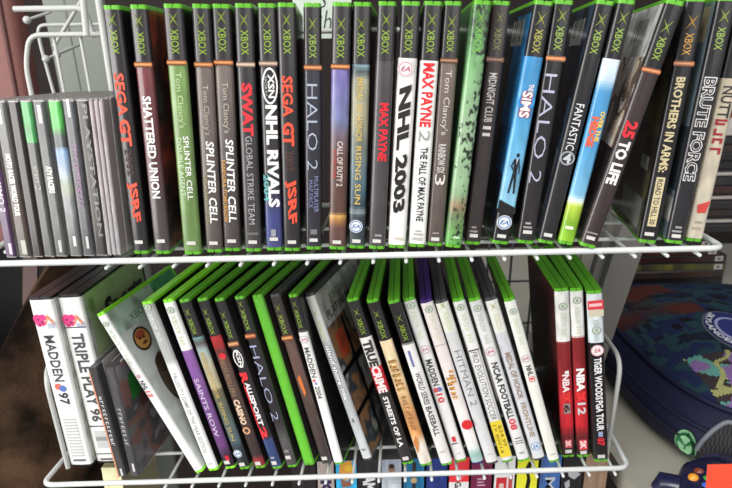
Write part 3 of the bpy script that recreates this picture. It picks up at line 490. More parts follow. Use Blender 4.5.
Lw('red case with white upper spine, first of the upright three', (562, 298), (568.5, 454.5), 13.4, RD, [('txt', '!', 370, 374, .6, .3, WH, .04), ('txt', 'NBA', 374, 392, .5, .52, (236, 220, 220), .04), ('txt', '2K', 391, 403, .5, .6, (226, 60, 60), .06), ('rect', 403, 413, .26, .76, (150, 130, 130)), ('txt', '6', 404, 412, .5, .44, (60, 40, 40), .03), ('rect', 439, 447, .26, .76, (206, 90, 100)), ('txt', '2K', 440, 446, .5, .4, (240, 220, 220), .03), ('bar', 449)], ((306, 312, 336), 'w', (190, 200, 176)), shell='green', L=redart)
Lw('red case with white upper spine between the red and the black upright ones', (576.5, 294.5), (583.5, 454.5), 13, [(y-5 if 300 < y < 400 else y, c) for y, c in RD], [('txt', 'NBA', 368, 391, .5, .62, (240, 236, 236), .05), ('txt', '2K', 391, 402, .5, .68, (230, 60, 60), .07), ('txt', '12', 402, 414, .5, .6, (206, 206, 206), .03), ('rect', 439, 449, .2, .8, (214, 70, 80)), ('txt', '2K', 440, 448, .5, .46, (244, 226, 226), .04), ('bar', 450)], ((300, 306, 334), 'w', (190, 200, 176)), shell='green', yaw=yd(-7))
Lw('black case with white lettering and a red sticker on a pale top', (594.8, 300), (601.3, 459), 14.5, [(0, (214, 222, 222)), (342, (206, 214, 220)), (343, BK), (470, (40, 38, 40))], [('rect', 300, 309, 0, 1, (216, 60, 70)), ('rect', 303, 306, .1, .9, (238, 190, 190)), ('rect', 309.4, 316, .05, 1, (206, 196, 172)), ('disc', 350, .5, .42, (226, 180, 186)), ('disc', 350, .5, .34, (236, 226, 228)), ('txt', 'EA', 348, 352, .5, .42, (190, 90, 100), .03, .3, 'up'), ('txt', 'TIGER WOODS', 357, 399, .5, .5, (230, 230, 230), .035), ('txt', 'PGA TOUR', 400, 430, .5, .5, (230, 230, 230), .035), ('rect', 431, 436, .35, .65, (150, 160, 200)), ('txt', '07', 437, 445, .5, .5, (220, 50, 60), .045), ('bar', 454)], ((330, 319, 340), 'w', (170, 188, 176)), shell='green', yaw=yd(-8))
print('\n'.join(log))
# ------------------------------------------------------------------ wire rack
rack = empty('wire_display_rack', (0, .1, 0)); tag(rack, 'white wire display rack with two shelves carrying rows of boxed games', 'display rack')
def RB(mb, name, m, parent=None): 
    o = mb.build(name, m, parent or rack)
    if parent is None: o.location = (0, -.1, 0)
    return o
PR, CR = .0026, .0016
def wire_shelf(z, y0, y1, xl, xr, first, sides):
    mb = MB(); zr = z-.0028
    sk = .0875*(y1-y0)
    rect = fillet([(xl+.1, y0, zr), (xr, y0, zr), (xr+sk, y1, zr), (xl+sk, y1, zr), (xl, y0, zr), (xl+.1, y0, zr)], .012, 6)
    mb.tube(rect, PR, 12)
    sh = RB(mb, 'wire_shelf', WIRE)
    fl = MB(); x = first
    zc = z-.0062
    while x < xr-.006:
        if x > xl+.006:
            fl.tube([(x, y0-.004, zc-.001), (x+sk, y1+.002, zc-.001)], CR, 8); fl.ball((x, y0-.0042, zc-.001), CR, n=8)
        x += .0268
    for yy in (y0+.055, y0+.11): fl.tube([(xl+.0875*(yy-y0), yy, zc-.004), (xr+.0875*(yy-y0), yy, zc-.004)], CR*1.2, 8)
    fl.build('shelf_grid', WIRE, sh)
    for sx in sides:
        xx = at_z(60, 466, z).x+.010 if sx < 0 else xr-.014; lean_ = -.007 if sx < 0 else .004; bk_ = -.045 if sx < 0 else sk
        lp = MB(); lp.tube(fillet([(xx, y0+.022, z), (xx+lean_, y0+.024, z+.108), (xx+bk_, y1-.01, z+.108), (max(xx+bk_, xl+sk), y1-.012, z)], .022, 6), PR*.95, 12); lp.build('side_loop', WIRE2, sh)
    return sh
pU = at_z(729, 247, ZU); pL = at_z(632, 469, ZL); pLl = at_z(40, 484.5, ZL)
print('rack ends', pU, pL, pLl)
YU0, YL0 = -.009, .0360
XR = .5*(pU.x+pL.x)
wire_shelf(ZU, YU0, YU0+.18, pLl.x, pU.x, -.2+.0012, ())
wire_shelf(ZL, YL0, YL0+.20, pLl.x, pL.x, -.2+.006, (-1, 1))
Z3 = .688
wire_shelf(Z3, YL0+.03, YL0+.2, pLl.x, .296, -.2, ())
# back rails and end loops of the upper level
b = MB()
def U_loop(pts, r=PR, rf=.012): b.tube(fillet(pts, rf, 5), r, 10)
ybk = YU0+.187
c1 = at_y(29, 84, ybk); c2 = at_y(29, 35, ybk); c3 = at_y(140, 33, ybk)
U_loop([(c1.x+.004, ybk, ZU), (c1.x, ybk, c2.z-.03), (c2.x, ybk, c2.z), (.28, ybk, c2.z)])
for px in (52, 79):
    q = at_y(px, 36, ybk); b.tube([(q.x+.006, ybk+.003, ZU), (q.x, ybk+.003, q.z)], CR*1.1, 8)
y2 = ybk+.06
d1 = at_y(37, 25, y2); U_loop([(d1.x+.02, y2, ZU), (d1.x, y2, d1.z-.02), (d1.x, y2, d1.z), (d1.x+.11, y2, d1.z)], CR*1.2)
y3 = ybk+.004
e1 = at_y(18, 9, y3); e2 = at_y(84, 8, y3); U_loop([(e1.x-.004, y3, e1.z), (e2.x, y3, e2.z), (e2.x+.006, y3, e2.z-.028)], PR*1.15, .008)
g1 = at_y(86, 3, y3-.02); U_loop([(g1.x-.004, y3-.02, g1.z-.03), (g1.x-.002, y3-.02, g1.z+.012), (g1.x+.012, y3-.02, g1.z+.012), (g1.x+.016, y3-.02, ZU)], PR*1.25, .01)
h1 = at_y(83, -2, y2-.02); h2 = at_y(54, 46, y2-.02); b.tube([h1, h2], CR*1.3, 8)
for px, py in ((27, 20), (46, 59), (57, 54)):
    q = at_y(px, py, y2-.03); b.ball(q, .0042); b.tube([q, (q.x+.012, q.y+.03, q.z+.01)], CR, 8)
RB(b, 'back_frame', WIRE2)
# slanting flat posts that carry the shelves
PM = mat('grey_painted_steel', (150, 146, 140), .4, .06)
def post(u0, v0, u1, v1, w):
    a = at_y(u0, v0, .222); c = at_y(u1, v1, .285); dirv = (c-a)/(c.z-a.z)
    top = a+dirv*(1.42-a.z); bot = a+dirv*(.842-a.z)
    P = MB()
    for xa, xb, yo in ((-w/2, w/2, 0), (-w/2-.012, -w/2, .012)):
        P.add([(q.x+xx, q.y+yo+yy, q.z) for q in (bot, top) for xx, yy in ((xa, 0), (xb, 0), (xb, .012), (xa, .012))], [(0,3,2,1),(4,5,6,7),(0,1,5,4),(1,2,6,5),(2,3,7,6),(3,0,4,7)])
    RB(P, 'post', PM)
post(627, 256, 590, 368, .036)
w_ = MB()
for i in range(9):
    x = .05+i*.03; w_.tube([(x, YL0+.215, ZL), (x+.004, YL0+.215, ZL+.19)], CR, 6)
for zz in (.06, .12, .18): w_.tube([(.02, YL0+.217, ZL+zz), (pL.x, YL0+.217, ZL+zz)], CR, 6)
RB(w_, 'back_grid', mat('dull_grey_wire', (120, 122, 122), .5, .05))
# ------------------------------------------------------------------ boxed tapes on the lowest shelf
VB = 'thick boxed titles under the lower wire shelf'
def V(label, u0, u1, stops, ops=(), top=(90, 90, 90), dz=0):
    y = .092; a = at_y(u0, 464, y); c = at_y(u1, 464, y); h = .186+dz; t = (c.x-a.x)*.94; x = (a.x+c.x)/2
    root = empty('media_box', (x, y, Z3)); tag(root, label, 'boxed title', VB)
    z = lambda v: at_y((u0+u1)/2, v, y).z-Z3
    b_ = MB(); b_.prism(profile(t-.0008, .103, .0015)[::1], 0, h, 0, top); b_.build('box', PRINT, root)
    s_ = MB(); n = 34; e = .0004
    for j in range(n):
        za, zb = h*j/n, h*(j+1)/n; v = proj(Vector((x, y, Z3+(za+zb)/2)))[1]
        col = stops[-1][1]
        for (va, ca), (vb, cb) in zip(stops, stops[1:]):
            if va <= v < vb: col = mixc(ca, cb, (v-va)/(vb-va))
        if v < stops[0][0]: col = stops[0][1]
        for i in range(6):
            xa, xb = -t/2+t*i/6, -t/2+t*(i+1)/6; k = .85+.3*nz(x*40+i*.9, za*60, 5)
            s_.add([(xa, -e, za), (xb, -e, za), (xb, -e, zb), (xa, -e, zb)], [(0, 1, 2, 3)], 0, tuple(min(250, q*k*1.3) for q in col))
    ep = e+.0002
    for o in ops:
        ep += .00005
        if o[0] == 'txt':
            vs, fs = text_mesh(o[1], o[7] if len(o) > 7 else .03, 0); va, vb, xc, w, col = o[2:7]
            s_.add([((xc-.5+(yy-.5)*w)*t, -ep, z(va)+(z(vb)-z(va))*xx) for xx, yy in vs], fs, 0, col)
        elif o[0] == 'poly': s_.add([((px-.5)*t, -ep, z(py)) for px, py in o[1]], [tuple(range(len(o[1])))], 0, o[2])
        elif o[0] == 'disc': s_.add([((o[2]-.5+o[3]*math.cos(k*.314))*t, -ep, z(o[1])+o[3]*t*math.sin(k*.314)) for k in range(20)], [tuple(range(20))], 0, o[4])
    s_.build('printed_spine', PRINT, root)
V('dark box below the plain green game', 290, 316, [(400, (44, 40, 42)), (500, (40, 36, 38))])
V('grey box with dark violet lettering', 316.5, 334, [(400, (150, 138, 132)), (500, (146, 136, 132))], [('txt', 'KS', 480, 500, .5, .7, (60, 50, 90), .05)])
V('turquoise box with an orange and yellow picture', 335, 357, [(400, (60, 150, 186)), (500, (50, 140, 180))], [('poly', [(.2, 463), (.75, 460), (.85, 474), (.5, 481), (.15, 476)], (226, 160, 70)), ('disc', 468, .62, .2, (232, 190, 70)), ('poly', [(.2, 478), (.55, 482), (.8, 476), (.7, 486), (.3, 487)], (150, 96, 80))])
V('black box with white vertical capitals and grey texture', 357.5, 380, [(400, (58, 58, 60)), (500, (34, 34, 36))], [('txt', 'AM', 475, 490, .5, .6, (226, 226, 226), .05)])
V('grey-blue box with a small pictured head', 381, 402, [(400, (90, 98, 116)), (474, (130, 136, 146)), (500, (190, 194, 198))], [('disc', 469, .5, .18, (150, 116, 96)), ('disc', 466, .5, .15, (60, 50, 48))])
V('teal box with a slender gold and dark ornament', 403, 425, [(400, (40, 88, 120)), (500, (36, 92, 126))], [('poly', [(.42, 462), (.6, 462), (.56, 500), (.44, 500)], (60, 54, 50)), ('disc', 480, .5, .16, (196, 170, 130)), ('disc', 486, .5, .1, (60, 50, 50))])
V('plain navy box beside the teal one', 426, 448, [(400, (36, 52, 104)), (500, (38, 50, 104))])
V('red topped white box with a white star and lettering', 449, 470, [(400, (206, 54, 62)), (480, (206, 54, 62)), (480.5, (226, 224, 220)), (500, (224, 222, 220))], [('poly', [(.4, 478), (.5, 470), (.6, 478), (.72, 475), (.56, 480), (.3, 476)], (236, 226, 226)), ('txt', 'GAM', 481.5, 496, .45, .34, (60, 60, 60), .03)])
V('maroon box with faint pink lettering', 471, 493, [(400, (104, 40, 66)), (500, (100, 38, 64))], [('poly', [(.3, 478), (.7, 478), (.7, 479.4), (.3, 479.4)], (206, 170, 186)), ('poly', [(.3, 481), (.62, 481), (.62, 482.4), (.3, 482.4)], (206, 170, 186)), ('poly', [(.3, 484), (.7, 484), (.7, 485.4), (.3, 485.4)], (206, 170, 186))])
V('white box with a large red square panel', 494.5, 516, [(400, (206, 204, 200)), (500, (226, 224, 220))], [('poly', [(.1, 477), (.62, 477), (.62, 500), (.1, 500)], (214, 60, 66)), ('poly', [(.25, 483), (.48, 483), (.48, 500), (.25, 500)], (236, 200, 196)), ('poly', [(.7, 475), (.9, 475), (.9, 500), (.7, 500)], (206, 90, 90))])
V('yellow box with a black bent silhouette', 517, 539, [(400, (214, 206, 60)), (500, (222, 214, 50))], [('poly', [(.52, 461), (.7, 463), (.58, 472), (.68, 480), (.62, 492), (.66, 505), (.5, 505), (.44, 488), (.5, 478), (.38, 468)], (36, 34, 30))])
V('blue box with a single pale capital letter', 540.5, 562, [(400, (64, 92, 140)), (500, (60, 90, 142))], [('txt', 'M', 477, 490, .5, .5, (206, 214, 226), .01)])
V('black box with white paint splashes', 563.5, 584, [(400, (40, 40, 42)), (500, (30, 30, 34))], [('poly', [(.2, 470), (.5, 468), (.9, 474), (.6, 479), (.3, 476)], (196, 196, 200)), ('poly', [(.1, 482), (.35, 479), (.4, 486), (.2, 489)], (186, 186, 192))])
V('plain brown cardboard box at the end of the row', 585, 609, [(400, (120, 98, 82)), (500, (128, 106, 90))], (), (120, 98, 82))
V('plain cream box under the disc cases', 100, 120, [(400, (206, 196, 156)), (500, (200, 190, 150))], (), (206, 196, 156))
# ------------------------------------------------------------------ counter with backpack, controller, card and pile of cases
ZC = .84
CM = mat('pale_laminate', (176, 172, 160), .45, .06, 14)
cx0 = at_z(616, 460, ZC).x; print('counter left', cx0)
counter = empty('side_counter', (.75, .4, 0)); tag(counter, 'pale laminate side counter beside the rack, holding the navy backpack', 'counter')
def part(mb, name, m, parent, org): o = mb.build(name, m, parent); o.location = -Vector(org); return o
t_ = MB(); t_.box((cx0, -.10, ZC-.03), (1.25, .95, ZC)); part(t_, 'worktop', CM, counter, (.75, .4, 0))
for x, y in ((cx0+.04, -.06), (1.2, -.06), (cx0+.04, .9), (1.2, .9)):
    l = MB(); l.box((x-.02, y-.02, 0), (x+.02, y+.02, ZC-.03)); part(l, 'leg', CM, counter, (.75, .4, 0))
# backpack lying on its back, base towards the viewer
BX, BY, BA, BB = .563, .291, .195, .238
RINGS = [(a_, b_*.86) for a_, b_ in [(.93, 0), (1.0, .012), (1.02, .030), (1.0, .050), (.955, .066), (.90, .076), (.82, .090), (.68, .103), (.5, .112), (.28, .117), (.001, .118)]]
NSUP = 3.4
def sup(a, n=3.4):
    c, s = math.cos(a), math.sin(a); return (math.copysign(abs(c)**(2/n), c), math.copysign(abs(s)**(2/n), s))
def rho(x, y): return ((abs((x-BX)/BA))**NSUP + (abs((y-BY)/BB))**NSUP)**(1/NSUP)
def bagz(x, y):
    q = rho(x, y)
    for (r0, h0), (r1, h1) in zip(RINGS[3:], RINGS[4:]):
        if r1 <= q <= r0: return ZC+h0+(h1-h0)*(r0-q)/(r0-r1)
    return ZC+.043 if q > 1 else ZC+.1015
def hit_bag(u, v):
    r = ray(u, v).normalized(); d = .3
    while d < 2:
        p = CAM+r*d; q = rho(p.x, p.y)
        if p.z < ZC: return p
        if q < 1.02 and p.z < bagz(p.x, p.y): return p
        d += .001
    return CAM+r
bag = empty('backpack', (BX, BY, ZC+.0004)); tag(bag, 'navy backpack with a colourful printed front, lying on the pale counter', 'backpack')
NAVY = mat('navy_nylon', (22, 25, 52), .55, .12, 200, bump=.25, bscale=1500, spec=.3)
NB = 56
def rings(mb, rr, colf=None, up_=0):
    vs = []
    for s_, h_ in rr:
        for k in range(NB):
            c, s = sup(2*math.pi*k/NB); vs.append((BX+BA*s_*c, BY+BB*s_*s, ZC+h_+up_))
    fs = [(i*NB+k, i*NB+(k+1) % NB, (i+1)*NB+(k+1) % NB, (i+1)*NB+k) for i in range(len(rr)-1) for k in range(NB)]
    cs = [colf(*[sum(vs[q][a] for q in f)/4 for a in (0, 1)]) for f in fs] if colf else (255, 255, 255)
    mb.add(vs, fs, 0, cs, True)
body = MB(); rings(body, [(.001, 0)] + RINGS); part(body, 'bag_body', NAVY, bag, (BX, BY, ZC))
PALB = [(22, 28, 50), (17, 24, 38), (30, 56, 64), (24, 34, 66), (15, 15, 22), (42, 32, 48)]
def bagart(x, y):
    u = (x-BX)/BA; v = (y-BY)/BB
    n = nz(x*22, y*22, 61)*.6+nz(x*55, y*55, 62)*.4
    c = PALB[int(max(0, min(.999, (n-.2)*1.7))*6)]
    if u < -.25 and v > .1: c = mixc(c, (74, 34, 28), min(1, max(0, (nz(x*18, y*18, 63)-.35)*4)))
    if v < -.36 and u > -.72:
        c = (120, 92, 142) if nz(x*30, y*30, 64) > .5 else (86, 140, 130) if nz(x*26, y*40, 65) > .5 else (52, 44, 46)
        if abs(nz(x*34, y*34, 66)-.5) < .05: c = (150, 150, 98)
    if -.1 < v < .0 and u > .0: c = mixc(c, (60, 40, 44), .6)
    return c
dense = []
for i in range(81):
    q = .875*(1-i/80)+.001
    for (r0, h0), (r1, h1) in zip(RINGS[3:], RINGS[4:]):
        if r1 <= q <= r0: dense.append((q, h0+(h1-h0)*(r0-q)/(r0-r1)+.0015))
pn = MB()
NBo = NB; NB = 240; rings(pn, dense, bagart); NB = NBo
part(pn, 'printed_panel', CLOTH, bag, (BX, BY, ZC))
def loop(s_, h_): return [(BX+BA*s_*sup(2*math.pi*k/72)[0], BY+BB*s_*sup(2*math.pi*k/72)[1], ZC+h_) for k in range(73)]
pp = MB(); pp.tube(loop(.885, .070), .0035, 8); pp.tube(loop(.985, .048), .003, 8); part(pp, 'piping', NAVY, bag, (BX, BY, ZC))
# badge with lettering on the panel
bd = MB()
def on_bag(u, v, lift): p = hit_bag(u, v); return Vector((p.x, p.y, bagz(p.x, p.y)+lift))
c0 = on_bag(735, 332, 0)
ax = (on_bag(738, 362, 0)-on_bag(704, 322, 0)); ax.z = 0; ax.normalize(); ay = Vector((-ax.y, ax.x, 0))
def bagpt(a, b_, lift): q = c0+ax*a+ay*b_; return (q.x, q.y, bagz(q.x, q.y)+lift)
for sc_, col, lf in ((1.0, (90, 94, 108), .0025), (.93, (36, 44, 96), .0032), (.62, (150, 156, 190), .0038), (.52, (44, 52, 110), .0042)):
    ring = []; K = 40
    pts = [bagpt(0, 0, lf)]
    for rr in (.33, .66, 1):
        pts += [bagpt(.062*sc_*rr*math.cos(2*math.pi*k/K), .036*sc_*rr*math.sin(2*math.pi*k/K), lf) for k in range(K)]
    fs = [(0, 1+k, 1+(k+1) % K) for k in range(K)] + [(1+j*K+k, 1+(j+1)*K+k, 1+(j+1)*K+(k+1) % K, 1+j*K+(k+1) % K) for j in range(2) for k in range(K)]
    bd.add(pts, fs, 0, col)
vs, fs = text_mesh('SKYLANDERS', .03)
def arc(x, y):
    a = math.pi*(1.12+.76*x); rr = .90-.2*y
    return bagpt(.062*rr*math.cos(a), .036*rr*math.sin(a), .005)
bd.add([arc(x, y) for x, y in vs], fs, 0, (206, 208, 216))
part(bd, 'lettered_badge', CLOTH, bag, (BX, BY, ZC))
# pocket with dark mesh and grey rim on the near side, round green emblem
def wall_pt(ang, hh, out=0):
    s_ = None
    for (r0, h0), (r1, h1) in zip(RINGS, RINGS[1:]):
        if h0 <= hh <= h1: s_ = r0+(r1-r0)*(hh-h0)/max(1e-6, h1-h0)
    c, s = sup(ang); return (BX+(BA+out)*s_*c, BY+(BB+out)*s_*s, ZC+hh+out*.4)
pk = MB(); h0_ = hit_bag(700, 440); h1_ = hit_bag(760, 470); pw = lambda q: math.copysign(abs(q)**(NSUP/2), q); an = lambda p: math.atan2(pw((p.y-BY)/BB), pw((p.x-BX)/BA)) % (2*math.pi)
A0, A1 = an(h0_), an(h1_); print('pocket', math.degrees(A0), math.degrees(A1))
def pok(a): f = (a-A0)/(A1-A0); return .012+.0*f, .016+.046*max(0, math.sin(math.pi*min(1, f*1.05+.02)))**.55
n = 30; V0 = []
for k in range(n+1):
    a = A0+(A1-A0)*k/n; lo, hi = pok(a)
    for j in range(6): V0.append(wall_pt(a, lo+(hi-lo)*j/5, .004))
pk.add(V0, [(k*6+j, (k+1)*6+j, (k+1)*6+j+1, k*6+j+1) for k in range(n) for j in range(5)], 0, [((58, 56, 58) if (k+j) % 2 else (36, 36, 40)) for k in range(n) for j in range(5)], True)
po = part(pk, 'mesh_pocket', CLOTH, bag, (BX, BY, ZC))
rm = MB(); rm.tube([wall_pt(A0+(A1-A0)*k/n, pok(A0+(A1-A0)*k/n)[1], .005) for k in range(n+1)], .0028, 8); o = rm.build('pocket_rim', mat('grey_binding', (110, 114, 122), .6, .08), po)
em = MB(); K = 28
ec = hit_bag(679, 467); eang = an(ec)
eh = max(.021, min(.05, ec.z-ZC))
E = MB()
for sc_, col, lf in ((1, (130, 190, 140), .002), (.82, (36, 96, 60), .003), (.66, (150, 206, 160), .004)):
    pts = [wall_pt(eang+.085*sc_*math.cos(2*math.pi*k/K), min(.056, eh+.019*sc_*math.sin(2*math.pi*k/K)), lf) for k in range(K)]
    E.add(pts, [tuple(range(K))], 0, col)
for a0 in (40, 150, 270):
    q = [wall_pt(eang+.06*math.cos(math.radians(a0+d))*r_, eh+.0135*math.sin(math.radians(a0+d))*r_, .005) for d, r_ in ((-12, 1), (12, 1), (180, .15))]
    E.add(q, [(0, 1, 2)], 0, (44, 110, 66))
part(E, 'round_emblem', CLOTH, bag, (BX, BY, ZC))
zp = MB(); zp.tube(loop(1.018, .03), .0022, 6); part(zp, 'zip', mat('dark_zip', (24, 26, 44), .4, .1), bag, (BX, BY, ZC))
# game controller
KX, KY = .360, -.010
ct = empty('game_controller', (KX, KY, ZC)); ct.rotation_euler = (0, 0, math.radians(90)); tag(ct, 'dark blue game controller with coloured buttons, in front of the backpack', 'game controller')
CB = mat('navy_gloss_plastic', (30, 30, 62), .28, .06, coat=.4)
g = MB()
def blob(c, r, sc, n=20): g.ball(c, r, 0, (255, 255, 255), sc, n)
outl = []
for k in range(40):
    a = 2*math.pi*k/40; c, s = math.cos(a), math.sin(a)
    rx = .066; ry = .045*(1+.25*(s < 0)*abs(c)**2*1.6)
    outl.append((rx*c*(1+.12*(s < 0)*abs(s)), ry*s))
lay = [(.72, .020), (.93, .028), (1, .042), (.96, .053), (.85, .060), (.6, .0635), (.001, .0645)]
vs = []
for s_, h_ in [(.001, .020)]+lay: vs += [(x*s_, y*s_, h_) for x, y in outl]
g.add(vs, [(i*40+k, i*40+(k+1) % 40, (i+1)*40+(k+1) % 40, (i+1)*40+k) for i in range(len(lay)) for k in range(40)], 0, (255, 255, 255), True)
for sx in (-1, 1):
    pts = [(sx*.048, -.012, .040), (sx*.058, -.035, .034), (sx*.062, -.048, .028), (sx*.063, -.058, .022)]
    g.tube(pts, [.025, .022, .018, .012], 14); g.ball(pts[-1], .012, n=10)
    g.tube([(sx*.032, .030, .045), (sx*.045, .044, .040), (sx*.046, .050, .030)], [.010, .011, .008], 10)
g.build('controller_body', CB, ct)
for (px, py, col, nm) in ((694, 475.5, (226, 150, 40), 'amber'), (699.5, 470, (130, 60, 40), 'red'), (708, 478, (60, 160, 70), 'green'), (707, 484.5, (50, 100, 200), 'blue')):
    p = at_z(px, py, ZC+.064); bt = MB(); bt.ball((p.y-KY, -(p.x-KX), .061), .0052, 0, col, (1, 1, .9), 14)
    bt.build('button', PRINT, ct)['label'] = nm+' round button'
for sx, sy in ((-.036, .014), (.018, -.018)):
    st_ = MB(); st_.tube([(sx, sy, .060), (sx, sy, .072)], .005, 10); st_.ball((sx, sy, .0735), .009, sc=(1, 1, .35)); st_.build('thumbstick', SH['black'], ct)
# orange card propped on the controller
a = at_y(708, 465, -.088); cz = a.z
card = MB(); wv = .075
card.add([(0, 0, 0), (wv, 0, 0), (wv, .022, cz-ZC-.0006), (0, .022, cz-ZC), (0, .0008, 0), (wv, .0008, 0), (wv, .0228, cz-ZC-.0006), (0, .0228, cz-ZC)], [(0, 1, 2, 3), (7, 6, 5, 4), (0, 4, 5, 1), (3, 2, 6, 7), (0, 3, 7, 4), (1, 5, 6, 2)], 0, (240, 84, 56))
vs, fs = text_mesh('5', -.01, .2)
hz = cz-ZC
card.add([(.022+.03*x, .022*(.5+.38*y)-.0006, hz*(.5+.38*y)) for x, y in vs], fs, 0, (176, 60, 40))
o = card.build('price_card', PRINT); o.location = (a.x, a.y-.022, ZC); tag(o, 'bright orange handwritten price card propped before the controller', 'price card')
# pile of flat cases behind the backpack
rnd = random.Random(3)
PILE = 'dark cases lying flat in the pile behind the backpack'
PC = [(44, 30, 29), (56, 27, 30), (32, 31, 34), (64, 62, 62), (46, 40, 33), (29, 28, 32), (72, 46, 32), (36, 36, 41)]
words_ = ['third', 'fourth', 'fifth', 'sixth', 'seventh', 'eighth', 'ninth', 'tenth', 'eleventh', 'twelfth', 'thirteenth', 'fourteenth', 'fifteenth', 'sixteenth', 'seventeenth', 'eighteenth', 'nineteenth', 'twentieth', 'twenty-first']
N_P = 21; py0 = .60
xr0 = at_y(722, 280, py0).x
for k in range(N_P):
    z = ZC+.0152*k
    if k < 5: xc = xr0-.095
    elif k < 9: xc = xr0-.095-.014*(k-5)+rnd.uniform(-.002, .002)
    else: xc = xr0-.095+min(.095, .02*(k-8))+rnd.uniform(-.006, .006)
    o = empty('flat_case', (xc, py0+rnd.uniform(-.004, .004), z)); o.rotation_euler = (0, 0, math.radians(rnd.uniform(-1.5, 1.5)))
    up_k = N_P-1-k
    lab = 'dark case lying flat, ' + (['topmost of the pile behind the backpack', 'second from the top of the pile behind the backpack'][up_k] if up_k < 2 else words_[up_k-2]+' from the top of the pile behind the backpack')
    tag(o, lab, 'flat case', PILE)
    b1 = MB(); b1.prism(profile(.0144, .130, .002), -.095, .095); s = b1.build('shell', SH['black'] if k % 3 else SH['grey'], o); s.rotation_euler = (0, math.pi/2, 0); s.location = (0, 0, .0074)
    s1 = MB(); c = PC[(k*5) % 8]
    if k == 4: c = (120, 116, 50)
    for i in range(24):
        cc = mixc(c, PC[(k+3) % 8], nz(i*.5, k*3.1, 8)); s1.add([(-.093+i*.00775, -.0006, .001), (-.093+(i+1)*.00775, -.0006, .001), (-.093+(i+1)*.00775, -.0006, .0136), (-.093+i*.00775, -.0006, .0136)], [(0, 1, 2, 3)], 0, cc)
    if 4 <= k <= 7: s1.add([(.072, -.0009, .0022), (.088, -.0009, .0022), (.088, -.0009, .0124), (.072, -.0009, .0124)], [(0, 1, 2, 3)], 0, (186, 180, 176)); s1.add([(.077, -.0011, .005), (.083, -.0011, .005), (.083, -.0011, .0096), (.077, -.0011, .0096)], [(0, 1, 2, 3)], 0, (90, 70, 66))
    if k in (10, 13, 16): s1.add([(-.09, -.0009, .004), (.09, -.0009, .004), (.09, -.0009, .0095), (-.09, -.0009, .0095)], [(0, 1, 2, 3)], 0, (190, 184, 176))
    s1.build('printed_sleeve', PRINT, o)
ptop = ZC+.0152*N_P
bxm = mat('reddish_wood', (128, 72, 40), .45, .25, 30)
wx = at_y(716, 120, .68).x
wb = empty('wooden_box', (wx+.1, .71, ptop)); tag(wb, 'reddish brown wooden box on top of the pile of flat cases', 'wooden box')
q = MB(); q.box((-.1, -.03, .0), (.1, .06, .085)); q.build('box_body', bxm, wb)
q = MB(); q.box((-.104, -.034, .0855), (.104, .064, .1)); q.build('lid', bxm, wb)
cw = MB(); K = 18
P_ = [[(i/K*.16, j/K*.06, .004+.026*nz(i*.45, j*.6, 91)*math.sin(math.pi*i/K)*math.sin(math.pi*j/K)*2) for j in range(K+1)] for i in range(K+1)]
cw.add([p for r in P_ for p in r], [(i*(K+1)+j, (i+1)*(K+1)+j, (i+1)*(K+1)+j+1, i*(K+1)+j+1) for i in range(K) for j in range(K)], 0, (180, 172, 166))
o = cw.build('crumpled_wrapper', PRINT); o.location = (at_y(706, 152, .61).x, .602, ptop-.003); tag(o, 'crumpled pale wrapper lying on the pile of flat cases, before the wooden box', 'wrapper')
# ------------------------------------------------------------------ left side: tote bag, leather bag, board, paper sign
TOTE = mat('brown_tapestry', (62, 45, 33), .9, .85, 13, con=.3, bump=.5, bscale=200, spec=.15)
LEA = mat('red_brown_leather', (128, 82, 76), .5, .18, 40, bump=.25, bscale=500)
tp = at_y(30, 290, .30)
TX, TY = -.56, .40
tote = empty('hanging_tote_bag', (TX, TY, .45)); tag(tote, 'brown patterned tote bag with a black open mouth, hanging past the rack end', 'tote bag')
tb = MB(); K = 48; TA, TB = .17, .13
rimL = at_y(4, 346, TY-TB+.01); rimR = at_y(66, 250, TY-.05)
def rim(x): return rimL.z+(rimR.z-rimL.z)*max(-.35, min(1.15, (x-rimL.x)/(rimR.x-rimL.x)))
rows = []
for f in (0, .12, .3, .5, .7, .85, 1):
    row = []
    for k in range(K):
        c, s = sup(2*math.pi*k/K, 2.6); w = .82+.18*f
        x = TX+TA*w*c; y = TY+TB*w*s; back = max(0, s)
        top = rim(x)+back*.13
        row.append((x, y, .45+(top-.45)*f))
    rows.append(row)
vs = [p for r in rows for p in r]
tb.add(vs, [(i*K+k, i*K+(k+1) % K, (i+1)*K+(k+1) % K, (i+1)*K+k) for i in range(6) for k in range(K)], 0, (255, 255, 255), True)
tb.add(rows[0], [tuple(range(K-1, -1, -1))])
inner = [(TX+(x-TX)*.94, TY+(y-TY)*.94, z-.002) for x, y, z in rows[-1]]; low = [(TX+(x-TX)*.85, TY+(y-TY)*.85, .60) for x, y, z in rows[-1]]
tb.add(rows[-1]+inner, [(k, (k+1) % K, K+(k+1) % K, K+k) for k in range(K)], 0, (255, 255, 255))
part(tb, 'bag_body', TOTE, tote, (TX, TY, .45))
ln = MB(); ln.add(inner+low, [(k, (k+1) % K, K+(k+1) % K, K+k) for k in range(K)], 0, (255, 255, 255), True); ln.add(low, [tuple(range(K))]); part(ln, 'lining', mat('black_lining', (16, 14, 14), .9, .2), tote, (TX, TY, .45))
sp = MB(); s0 = at_y(31, 306, TY-TB*.62); s1 = at_y(29, 240, TY-TB*.5)
st_path = fillet([(s0.x, s0.y-.012, s0.z-.06), (s0.x+.001, s0.y-.006, s0.z), (s1.x, s1.y, s1.z-.01), (s1.x-.05, s1.y+.07, s1.z-.01), (s0.x-.06, s0.y+.20, s0.z-.01)], .02, 6)
for p, q in zip(st_path, st_path[1:]):
    sp.add([(p.x-.010, p.y, p.z), (p.x+.010, p.y, p.z), (q.x+.010, q.y, q.z), (q.x-.010, q.y, q.z)], [(0, 1, 2, 3)])
